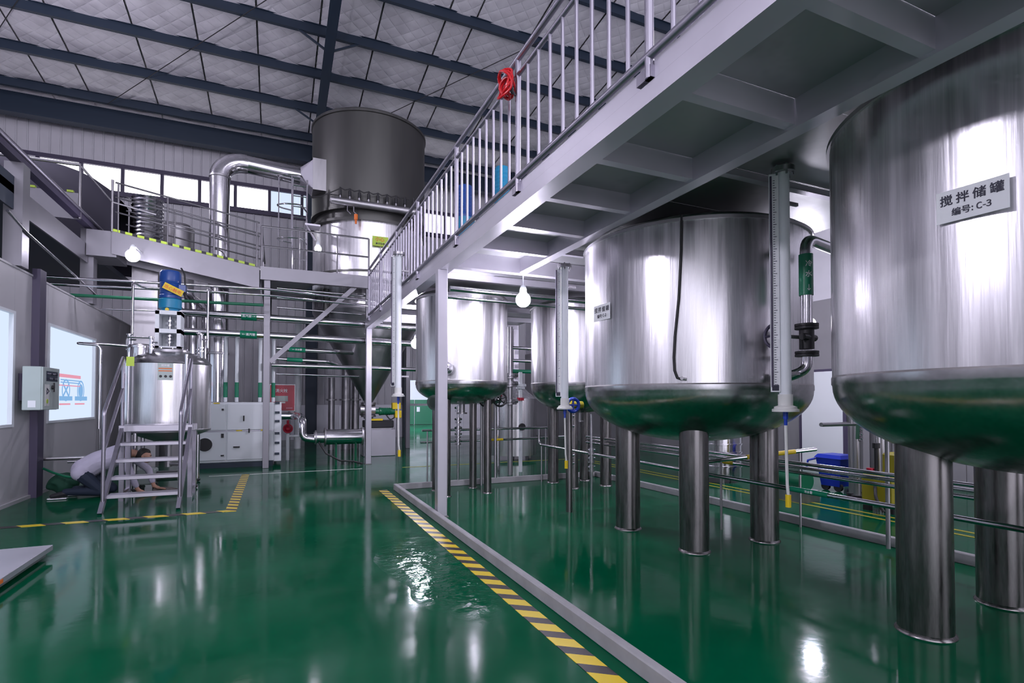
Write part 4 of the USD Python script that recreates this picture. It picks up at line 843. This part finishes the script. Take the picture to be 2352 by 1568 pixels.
# ================================================================ air cabinet and things by the landing
ah = Thing('air_cabinet', 'white air handling cabinet with black handles and a round port', 'air handling unit', (-0.8, 14, 0))
q = MB(); q.cbox(-1.57, -0.04, 13.46, 14.75, 0.12, 1.46, 0.012); ah.part('casing', q, 'white_paint'); q = MB(); q.box(-1.55, -0.06, 13.48, 14.72, 0, 0.12); ah.part('plinth', q, 'navy_paint')
for x0, x1, z0, z1 in ((-0.99, -0.16, 0.84, 1.42), (-0.99, -0.16, 0.17, 0.80), (-1.55, -1.02, 0.17, 0.80), (-1.55, -1.02, 0.84, 1.42)):
    q = MB(); q.cbox(x0, x1, 13.435, 13.46, z0, z1, 0.008); ah.part('panel', q, 'white_paint')
q = MB(); q.cyl((-1.42, 13.435, 0.53), (-1.42, 13.42, 0.53), 0.165, 32); ah.part('port_rim', q, 'white_paint'); q = MB(); q.cyl((-1.42, 13.42, 0.53), (-1.42, 13.41, 0.53), 0.145, 32); ah.part('port', q, 'black')
for x, z, w, h in ((-0.66, 1.10, 0.03, 0.12), (-0.80, 0.46, 0.13, 0.03), (-0.20, 0.46, 0.12, 0.03), (-1.08, 0.72, 0.05, 0.09), (-1.08, 0.28, 0.06, 0.03), (-0.55, 0.82, 0.03, 0.09), (-1.08, 1.3, 0.04, 0.04), (-0.22, 1.4, 0.05, 0.03)):
    q = MB(); q.box(x - w / 2, x + w / 2, 13.405, 13.435, z - h / 2, z + h / 2); ah.part('handle', q, 'black')
q = MB(); q.box(-1.57, -0.04, 13.43, 13.437, 0.812, 0.826); ah.part('seam_strip', q, 'rail_steel')
for x, z in ((-0.75, .825), (-0.25, .825), (-1.2, 1.44)): q = MB(); q.box(x - .06, x + .06, 13.428, 13.434, z - .012, z + .012); ah.part('seam_label', q, 'yellow')
q = MB(); q.cbox(-0.04, 0.12, 13.48, 14.7, 0.1, 1.46, 0.01); ah.part('end_cover', q, 'white_paint')
for z in (0.25, 0.5, 0.72, 1.0, 1.2, 1.42): q = MB(); q.box(-0.02, 0.08, 13.455, 13.48, z, z + 0.05); ah.part('hinge', q, 'navy_paint')
hb = Thing('hydrant_cabinet', 'red fire hydrant cabinet with a grey window in a white frame', 'fire hydrant cabinet', (0.14, 15, 0))
q = MB(); q.cbox(-0.16, 0.46, 14.90, 15.15, 1.22, 1.92, 0.006); hb.part('box', q, 'print_white'); q = MB(); q.box(-0.135, 0.435, 14.885, 14.90, 1.245, 1.895); p = hb.part('door', q, 'red_paint')
q = MB(); q.box(-0.02, 0.28, 14.87, 14.885, 1.48, 1.62); hb.part('window', q, 'grey_box', on=p); q = MB(); q.box(-0.0, 0.22, 14.875, 14.885, 1.43, 1.47); hb.part('notice', q, 'cream', on=p)
text_on(hb, '消火栓', 0.085, (0.13, 14.879, 1.755), 0, 'print_white', on=p); hb.part('small_plate', MB().box(0.24, 0.39, 14.876, 14.885, 1.29, 1.32), 'print_pink', on=p)
for x in (0.0, 0.32): q = MB(); q.cyl((x, 15.05, 0), (x, 15.05, 1.25), 0.03, 10); hb.part('stand_pipe', q, 'dull_steel')
fv = Thing('red_valve', 'red handwheel fire valve on a low branch pipe', 'valve', (0.28, 14.6, 0))
q = MB(); q.cyl((0.28, 14.6, 0.0), (0.28, 14.6, 0.75), 0.045, 14); q.cyl((0.28, 14.6, 0.6), (0.95, 14.6, 0.6), 0.03, 10); fv.part('pipe', q, 'white_paint'); q = MB(); q.sphere((0.28, 14.6, 0.78), 0.09, 2); q.cyl((0.28, 14.6, 0.75), (0.28, 14.6, 1.0), 0.03, 10); fv.part('valve_body', q, 'red_paint')
q = MB(); q.ring((0.28, 14.48, 0.8), 0.10, 0.018, 'y', 20, 8); fv.part('handwheel', q, 'red_paint'); q = MB(); q.cyl((0.95, 14.6, .6), (1.0, 14.6, .6), 0.07, 14); fv.part('flange', q, 'red_paint')
ex = Thing('heat_exchanger', 'shiny horizontal heat exchanger tube on thin legs', 'heat exchanger', (1.4, 12.9, 0))
q = MB(); q.cyl((1.02, 12.95, 0.66), (1.86, 12.95, 0.66), 0.175, 36); ex.part('shell', q, 'pipe_steel', smooth=50)
for x in (1.02, 1.85, 0.82): q = MB(); q.cyl((x, 12.95, 0.66), (x + 0.035, 12.95, 0.66), 0.215 if x > 1 else 0.16, 36); ex.part('flange', q, 'dull_steel')
q = MB(); q.cyl((0.80, 12.95, 0.66), (1.03, 12.95, 0.66), 0.13, 28); ex.part('header', q, 'pipe_steel', smooth=50)
q = MB(); q.tube([(0.12, 13.9, 1.13), (0.45, 13.9, 1.13), (0.52, 13.4, 1.13), (0.55, 12.95, 1.05), (0.55, 12.95, 0.66), (0.82, 12.95, 0.62)], 0.085, 24, 0.22); ex.part('inlet_pipe', q, 'pipe_steel', smooth=60)
for x in (1.28, 1.72):
    q = MB(); q.cyl((x, 12.87, 0), (x, 12.87, 0.55), 0.018, 8); q.cyl((x, 13.03, 0), (x, 13.03, 0.55), 0.018, 8); ex.part('leg', q, 'green_paint')
q = MB(); q.tube([(0.9, 12.85, 0.55), (1.05, 12.75, 0.3), (1.35, 12.72, 0.13), (1.65, 12.72, 0.10), (1.85, 12.78, 0.03)], 0.022, 8); ex.part('hose', q, 'black_rubber', smooth=60)
rv = Thing('rotary_valve', 'rotary valve with a green motor hanging under the tower cone', 'rotary valve', (2.33, 15, 1.0))
q = MB(); q.cyl((2.33, 15, 1.38), (2.33, 15, 1.45), 0.2, 24); q.cyl((2.33, 15, 1.0), (2.33, 15, 1.38), 0.13, 20); q.cyl((2.33, 15, 1.05), (2.33, 15, 1.10), 0.2, 24); q.cyl((2.1, 15, 1.24), (2.5, 15, 1.24), 0.15, 20); rv.part('housing', q, 'dull_steel')
q = MB(); q.cyl((2.5, 14.9, 1.2), (2.62, 14.9, 1.2), 0.07, 16); q.lathe((2.6, 14.9, 1.2), [(0.0005, 0), (0.11, 0), (0.11, 0.05)] + [(0.095 + .012 * (i % 2), 0.06 + i * 0.025) for i in range(11)] + [(0.09, 0.42), (0.0005, 0.43)], 20, 'x'); rv.part('motor', q, 'green_paint')
q = MB(); q.cbox(3.02, 3.20, 14.8, 14.98, 1.02, 1.22, .008); q.cbox(2.95, 3.18, 14.8, 14.98, 1.26, 1.44, .008); rv.part('switch_box', q, 'yellow', label='yellow switch boxes'); q = MB(); q.tube([(2.8, 14.9, 1.1), (2.9, 14.85, 0.95), (3.05, 14.9, 1.05)], 0.018, 8, .1); rv.part('cable', q, 'black_rubber')
rv.part('switch_post', MB().cyl((3.12, 14.95, 0), (3.12, 14.95, 1.3), 0.03, 10), 'dull_steel')
hc = Thing('collecting_bin', 'square grey collecting bin with a dark tray on top below the tower cone', 'bin', (2.6, 15, 0))
q = MB(); q.cbox(2.15, 3.0, 14.6, 15.3, 0.0, 0.72, 0.012); hc.part('body', q, 'sheet_steel'); q = MB(); q.cbox(2.2, 2.95, 14.62, 15.25, 0.76, 0.96, 0.02); hc.part('tray', q, 'black'); q = MB(); q.box(2.3, 2.65, 14.6, 14.75, 0.96, 1.01); hc.part('clip', q, 'yellow'); q = MB(); q.box(2.25, 2.9, 14.65, 15.2, 0.72, 0.76); hc.part('runner', q, 'dull_steel')
for i, (x, y, r) in enumerate(((1.56, 17.2, 0.10), (1.98, 17.1, 0.14), (2.3, 17.4, 0.12))):
    t = Thing('upright_pipe', ['thinnest upright steel pipe behind the heat exchanger', 'thickest upright steel pipe behind the heat exchanger', 'upright steel pipe just behind the collecting bin'][i], 'pipe', (x, y, 0)); q = MB(); q.cyl((x, y, 0), (x, y, 2.2 + i * .3), r, 20); t.part('pipe', q, 'dull_steel'); q = MB(); q.cyl((x, y, 1.5), (x, y, 1.55), r + .06, 20); t.part('flange', q, 'dull_steel')
wp2 = Thing('grey_downpipe', 'grey rainwater pipe rising up the rear wall', 'pipe', (0.62, 18, 0)); wp2.part('pipe', MB().cyl((0.62, 18.0, 0), (0.62, 18.0, 3.9), 0.10, 20), 'white_paint')

# ================================================================ pipes under the tanks
def bandpipe(label, pts, r, **k): return pipe(label, pts, r, name='floor_pipe', **k)
pA = bandpipe('shiny low pipe threading between the tank legs, with a green label', [(4.5, 8.9, 0.97), (4.5, 8.9, 0.68), (4.5, 0.2, 0.645)], 0.022, bands=[(1, 0.612, 0.655, 'green_label')], sup=((4.5, 8.8, 0.66),))
band_text(pA, '冷水管', (4.475, 3.38, 0.66), 0.024, -math.pi / 2)
for i, (dx, z, lab) in enumerate(((0, 0.815, 'topmost pipe of the bundle running behind the tank legs'), (0.03, 0.765, 'middle pipe of the bundle running behind the tank legs'), (0, 0.71, 'lowest pipe of the bundle running behind the tank legs'))):
    bandpipe(lab, [(5.28 + dx, 8.5, z + .02), (5.28 + dx, 0.2, z - .03)], 0.02, bands=[(0, 0.40, 0.42, 'yellow')] if i == 2 else (), sup=((5.28 + dx, 6.0, z - .02), (5.28 + dx, 1.2, z - .03)) if i == 2 else ())
bandpipe('upper level pipe crossing behind the slim tank legs', [(2.4, 9.4, 0.96), (5.1, 9.4, 0.965)], 0.022, sup=((2.5, 9.4, .95), (4.9, 9.4, .95)))
bandpipe('lower level pipe crossing behind the slim tank legs, with a yellow sleeve', [(2.4, 9.5, 0.74), (4.45, 9.5, 0.75), (5.6, 9.5, 0.78)], 0.02, bands=[(0, 0.60, 0.79, 'yellow')], sup=((2.6, 9.5, .73),))
bandpipe('short inclined pipe with a yellow sleeve between two tank legs', [(4.6, 4.75, 0.79), (5.9, 4.35, 0.92)], 0.024, bands=[(0, 0.35, 0.8, 'yellow')], sup=((4.75, 4.7, 0.79), (5.7, 4.41, 0.88)))
def valve_stack(name, label, c, z0, z1, r=0.02, fl=(), m='pipe_steel'):
    t = Thing(name, label, 'valve pipe', (c[0], c[1], 0)); q = MB(); q.cyl((c[0], c[1], 0), (c[0], c[1], z1), r, 12); t.part('riser', q, m)
    for z in fl:
        q = MB(); q.cyl((c[0], c[1], z), (c[0], c[1], z + .03), r * 2.4, 16); q.cyl((c[0], c[1], z + .04), (c[0], c[1], z + .1), r * 1.9, 14); q.cyl((c[0] - r * 3, c[1], z + .07), (c[0] + r * 3, c[1], z + .07), r * .8, 8); t.part('fitting', q, m)
    return t
valve_stack('valve_riser', 'clustered sample valves under the slim legged tank', (2.95, 9.0), 0, 1.42, 0.022, (0.72, 0.84, 0.95, 1.1, 1.3))
valve_stack('valve_riser', 'valve riser beside the blue handwheel valve', (4.0, 6.9), 0, 1.35, 0.024, (0.5, 0.62, 1.05, 1.2))
valve_stack('valve_riser', 'thin valve riser with two fittings under the cable tank rim', (4.28, 6.75), 0, 1.3, 0.02, (0.45, 0.58, 0.7))
bv = Thing('blue_valve', 'bright blue handwheel valve beside the cable tank', 'valve', (3.6, 6.1, 1.4))
q = MB(); q.ring((3.56, 6.05, 1.44), 0.085, 0.022, 'y', 24, 8); q.cyl((3.48, 6.05, 1.44), (3.64, 6.05, 1.44), 0.012, 8); q.cyl((3.56, 6.05, 1.36), (3.56, 6.05, 1.52), 0.012, 8); bv.part('handwheel', q, 'blue_valve')
q = MB(); q.cyl((3.56, 6.05, 1.44), (3.62, 6.25, 1.44), 0.03, 10); q.sphere((3.63, 6.28, 1.44), 0.075, 2); q.cyl((3.55, 6.3, 1.44), (3.85, 6.3, 1.44), 0.05, 12); bv.part('body', q, 'olive')
bv.part('stand_pipe', MB().cyl((3.63, 6.28, 0), (3.63, 6.28, 1.42), 0.045, 14), 'leg_steel')
for i, (x, y, lab) in enumerate(((3.33, 8.62, 'black gate valve handwheel under the slim tank dome'), (3.66, 8.78, 'black gate valve handwheel with a green spoke side, next to the white glass riser'))):
    t = Thing('gate_valve', lab, 'valve', (x, y, 1.5)); q = MB(); q.ring((x, y, 1.52), 0.12, 0.018, 'y', 28, 8)
    for a in (0.3, 1.35, 2.4): q.cyl((x - .12 * math.cos(a), y, 1.52 - .12 * math.sin(a)), (x + .12 * math.cos(a), y, 1.52 + .12 * math.sin(a)), 0.009, 6)
    t.part('handwheel', q, 'black'); q = MB(); q.cyl((x, y, 1.52), (x, y + .2, 1.52), 0.022, 8); q.sphere((x, y + .22, 1.52), 0.085, 2); q.cyl((x - .1, y + .22, 1.52), (x + .1, y + .22, 1.52), 0.07, 14); t.part('body', q, 'dull_steel'); t.part('stand_pipe', MB().cyl((x, y + .22, 0), (x, y + .22, 1.5), 0.025, 10), 'dull_steel')
t = valve_stack('glass_riser', 'pale upright riser between the two small tanks', (4.35, 9.9), 0, 3.0, 0.055, (1.42, 1.78, 1.95), 'dull_steel')
t = Thing('labelled_riser', 'upright pipe with a long green label between the two small tanks', 'pipe', (4.08, 9.9, 0)); t.part('pipe', MB().cyl((4.08, 9.9, 0), (4.08, 9.9, 2.95), 0.045, 16), 'pipe_steel'); t.part('label_band', MB().cyl((4.08, 9.9, 2.05), (4.08, 9.9, 2.46), 0.049, 16), 'green_label', label='green label'); t.part('white_sleeve', MB().cyl((4.08, 9.9, 1.62), (4.08, 9.9, 1.9), 0.08, 20), 'print_white', label='white sleeve'); t.part('red_ring', MB().cyl((4.08, 9.9, 1.58), (4.08, 9.9, 1.62), 0.085, 20), 'red_paint', label='red ring'); text_on(t, '↓水', 0.05, (4.06, 9.848, 2.2), -0.3, 'print_white')
t = valve_stack('red_ring_meter', 'white flow meter with a red ring and black dial', (4.72, 10.2), 0, 2.1, 0.04, (1.75,), 'white_paint'); t.part('red_ring', MB().cyl((4.72, 10.2, 1.5), (4.72, 10.2, 1.56), 0.075, 18), 'red_paint'); q = MB(); q.cyl((4.70, 10.1, 0.95), (4.70, 10.06, 0.95), 0.075, 20); t.part('dial', q, 'black')
gc = Thing('green_cone', 'short bright green cone funnel above the gate valves', 'funnel', (3.45, 9.06, 1.6)); gc.part('cone', MB().lathe((3.45, 9.06, 0), [(0.0005, 1.66), (0.05, 1.66), (0.06, 1.68), (0.03, 1.95), (0.0005, 2.0)], 20), 'green_label'); gc.part('collar', MB().cyl((3.45, 9.06, 1.58), (3.45, 9.06, 1.66), 0.075, 20), 'cream'); gc.part('stand_pipe', MB().cyl((3.45, 9.06, 0), (3.45, 9.06, 1.6), 0.02, 8), 'dull_steel')
for z in (3.06, 2.98): pipe('bright pipe crossing over the small tanks, ' + ('upper' if z > 3 else 'lower') + ' of the pair', [(2.2, 7.1 if z > 3 else 7.3, z), (5.5, 7.1 if z > 3 else 7.3, z - .02)], 0.04 if z > 3 else 0.025, name='overhead_pipe')
for i, z in enumerate((2.75, 2.45, 2.2)): pipe(['highest', 'middle', 'lowest'][i] + ' of three short level pipes seen between the two small tanks', [(3.6, 11.4, z), (6.4, 11.4, z - .02)], 0.04, name='cross_pipe', bands=[(0, .5, .7, 'green_label')] if i == 2 else ())
def vessel(name, label, c, r, z0, z1, m='dull_steel', cone=0.0, bands=()):
    t = Thing(name, label, 'vessel', (c[0], c[1], 0)); q = MB(); q.lathe((*c, 0), [(0.0005, z0), (r, z0), (r, z1), (r * .35, z1 + cone), (0.0005, z1 + cone + .02)], 36); t.part('shell', q, m, smooth=30)
    for z in bands: q = MB(); q.lathe((*c, 0), [(r, z - .02), (r + .02, z - .015), (r + .02, z + .015), (r, z + .02)], 36); t.part('band', q, 'pipe_steel')
    if z0 > 0.02:
        for k in range(3): a = k * 2.1; q = MB(); q.cyl((c[0] + r * .8 * math.cos(a), c[1] + r * .8 * math.sin(a), 0), (c[0] + r * .8 * math.cos(a), c[1] + r * .8 * math.sin(a), z0), 0.03, 8); t.part('leg', q, 'dull_steel')
    return t
vessel('floor_vessel', 'squat stainless vessel standing in the rear bay beyond the small tanks', (5.6, 12.6), 0.62, 0.12, 1.55, 'tank_steel', 0.35)
vessel('floor_vessel', 'ringed stainless vessel seen below the cable tank', (7.6, 7.6), 0.42, 0.1, 0.95, 'pipe_steel', 0.1, (0.3, 0.55, 0.7, 0.85, 0.94))
# line of filters and machines along the right wall
for i, (x, y, r, h) in enumerate(((8.5, 5.58, 0.10, 2.3), (8.25, 5.45, 0.07, 2.1), (8.1, 5.3, 0.05, 2.2), (8.35, 5.1, 0.14, 2.4), (8.5, 4.9, 0.09, 2.2), (8.05, 4.95, 0.04, 2.0))):
    t = Thing('filter_column', ['first slim filter column, nearest the blue bin', 'second filter column beside the first', 'thin filter column third from the blue bin', 'thickest filter column beyond the tanks', 'filter column next to the yellow machine', 'thinnest upright column before the filters'][i], 'filter', (x, y, 0)); t.part('tube', MB().cyl((x, y, 0.05), (x, y, h), r, 20), 'dull_steel', smooth=50); t.part('foot', MB().cyl((x, y, 0), (x, y, 0.06), r + .03, 16), 'black')
    if i in (0, 2): q = MB(); [q.cyl((x - .02, y - r - .01, .9 + k * .07), (x - .02, y - r - .03, .9 + k * .07), 0.018, 8) for k in range(16)]; t.part('clamp_row', q, 'pipe_steel')
bb = Thing('blue_bin', 'bright blue plastic wheeled bin by the far white wall', 'bin', (8.6, 5.98, 0))
q = MB(); q.hull([(x, y, z) for x0, x1, y0, y1, z in ((8.45, 8.77, 5.82, 6.14, 0.08), (8.40, 8.82, 5.76, 6.20, 0.54)) for x in (x0, x1) for y in (y0, y1)]); bb.part('tub', q, 'blue_bin'); bb.part('lid', MB().hull([(x, y, z) for x0, x1, y0, y1, z in ((8.38, 8.84, 5.74, 6.22, 0.54), (8.42, 8.80, 5.78, 6.18, 0.60)) for x in (x0, x1) for y in (y0, y1)]), 'blue_bin'); bb.part('handle', MB().tube([(8.40, 6.2, .52), (8.34, 6.30, .48), (8.34, 6.32, .36)], 0.018, 8), 'blue_bin')
for y in (5.86, 6.08): q = MB(); q.cyl((8.46, y, .07), (8.51, y, .07), 0.07, 16); bb.part('wheel', q, 'black')
ym = Thing('yellow_machine', 'squat yellow machine with a red knob and a black lever', 'pump', (7.7, 4.55, 0))
q = MB(); q.cbox(7.40, 7.98, 4.36, 4.80, 0.12, 0.50, 0.03); ym.part('tank', q, 'olive'); q = MB(); q.cbox(7.50, 7.98, 4.36, 4.58, 0.50, 0.80, 0.03); ym.part('upper_housing', q, 'olive'); q = MB(); q.cyl((7.5, 4.72, .5), (7.5, 4.72, .57), 0.05, 14); ym.part('knob', q, 'red_paint'); q = MB(); q.cyl((7.5, 4.64, .5), (7.5, 4.64, .85), 0.025, 10); q.cyl((7.5, 4.64, .85), (7.5, 4.64, .92), 0.045, 10); ym.part('lever', q, 'black'); q = MB(); q.tube([(7.40, 4.6, .35), (7.25, 4.5, .2), (7.25, 4.4, .05)], 0.02, 8, .1); ym.part('hose', q, 'black_rubber')
for x, y in ((7.46, 4.42), (7.92, 4.42), (7.46, 4.74), (7.92, 4.74)): ym.part('foot', MB().box(x - .04, x + .04, y - .04, y + .04, 0, .12), 'black')
cm = Thing('circulation_pump', 'dark green pump on the floor beyond the tank legs', 'pump', (7.3, 5.6, 0)); cm.part('motor', MB().cyl((7.2, 5.9, .3), (7.2, 5.45, .3), 0.14, 20), 'green_paint'); cm.part('volute', MB().cyl((7.2, 6.05, .3), (7.2, 5.92, .3), 0.19, 20), 'black'); cm.part('base', MB().box(7.0, 7.4, 5.4, 6.1, 0, .17), 'dull_steel')
rd = Thing('wall_door', 'pale flush door panel in the far white wall', 'door', (10.38, 7.7, 0)); rd.part('leaf', MB().box(10.35, 10.4, 7.05, 7.95, 0, 2.1), 'white_paint'); rd.part('frame', MB().box(10.36, 10.4, 6.98, 7.05, 0, 2.15).box(10.36, 10.4, 7.95, 8.02, 0, 2.15).box(10.36, 10.4, 6.98, 8.02, 2.1, 2.15), 'purple_paint')
# piping between the two large tanks
vp = Thing('valve_pipe', 'steel drop pipe with a green label and flanged valve between the two big tanks', 'valve pipe', (4.24, 3.2, 0))
vx, vy = 4.24, 3.20
q = MB(); q.tube([(vx + .55, vy + .12, 2.92), (vx, vy, 2.92), (vx, vy, 2.17)], 0.048, 20, 0.12); vp.part('drop_pipe', q, 'pipe_steel'); q = MB(); q.cyl((vx, vy, 2.42), (vx, vy, 2.78), 0.057, 20); vp.part('label_band', q, 'green_label', label='dark green label band'); text_on(vp, '↓', 0.05, (vx - .03, vy - .05, 2.48), -0.6, 'print_white'); text_on(vp, '水', 0.05, (vx - .03, vy - .05, 2.6), -0.6, 'print_white'); text_on(vp, '冷', 0.05, (vx - .03, vy - .05, 2.69), -0.6, 'print_white')
for z in (2.17, 1.93): q = MB(); q.cyl((vx, vy, z - .02), (vx, vy, z), 0.095, 20); q.cyl((vx, vy, z - .045), (vx, vy, z - .025), 0.095, 20); vp.part('flange', q, 'black')
q = MB(); q.cyl((vx, vy, 1.95), (vx, vy, 2.15), 0.06, 16); q.cyl((vx - .12, vy - .05, 2.05), (vx + .1, vy, 2.05), 0.03, 10); vp.part('valve_body', q, 'black'); q = MB(); q.tube([(vx, vy, 1.91), (vx, vy, 1.78), (vx - .10, vy + .06, 1.72), (vx - .10, vy + .24, 1.7)], 0.045, 18, 0.12); vp.part('elbow', q, 'pipe_steel', smooth=60)
q = MB(); q.ring((3.93, 3.27, 2.06), 0.10, 0.014, 'x', 28, 8); q.cyl((3.93, 3.17, 2.06), (3.93, 3.37, 2.06), 0.01, 6); q.cyl((3.93, 3.27, 1.96), (3.93, 3.27, 2.16), 0.01, 6); vp.part('handwheel', q, 'purple_paint'); q = MB(); q.cyl((3.93, 3.27, 2.06), (vx, vy, 2.05), 0.016, 8); vp.part('spindle', q, 'dull_steel')
dr = Thing('drain_pipe', 'thin bent drain pipe with a green lever under the two big tanks', 'pipe', (5.2, 3.2, 1.2)); q = MB(); q.tube([(4.55, 3.3, 1.28), (5.5, 3.3, 1.28), (5.5, 3.3, 0.05)], 0.02, 10, .06); q.tube([(4.95, 3.3, 1.28), (4.95, 3.3, 1.46), (5.25, 3.3, 1.46), (5.45, 3.3, 1.44)], 0.026, 10, .06); dr.part('run', q, 'dull_steel'); q = MB(); q.bar((5.02, 3.27, 1.27), (4.98, 3.25, 1.14), 0.03, 0.01); dr.part('lever', q, 'green_paint')
# on top of the mezzanine
ag = Thing('deck_agitator', 'blue agitator motor standing on the mezzanine deck behind the railing', 'motor', (2.9, 8.5, 3.44))
ag.part('stand', MB().cyl((2.88, 8.45, 3.44), (2.88, 8.45, 4.2), 0.13, 18), 'white_paint'); ag.part('gearbox', MB().cyl((2.88, 8.45, 4.2), (2.88, 8.45, 4.55), 0.17, 20), 'cyan_motor'); ag.part('motor', MB().lathe((2.88, 8.45, 0), [(0.13, 4.55)] + [(0.13 + .012 * (i % 2), 4.58 + i * .03) for i in range(16)] + [(0.12, 5.1), (0.0005, 5.12)], 20), 'blue_motor')
ag2 = Thing('deck_agitator', 'teal agitator motor seen through the railing beside the blue one', 'motor', (3.7, 8.9, 3.44)); ag2.part('stand', MB().cyl((3.35, 7.95, 3.44), (3.35, 7.95, 4.3), 0.10, 18), 'white_paint'); ag2.part('motor', MB().lathe((3.35, 7.95, 0), [(0.15, 4.3), (0.15, 4.5)] + [(0.12 + .012 * (i % 2), 4.52 + i * .03) for i in range(24)] + [(0.11, 5.3), (0.0005, 5.32)], 20), 'cyan_motor')
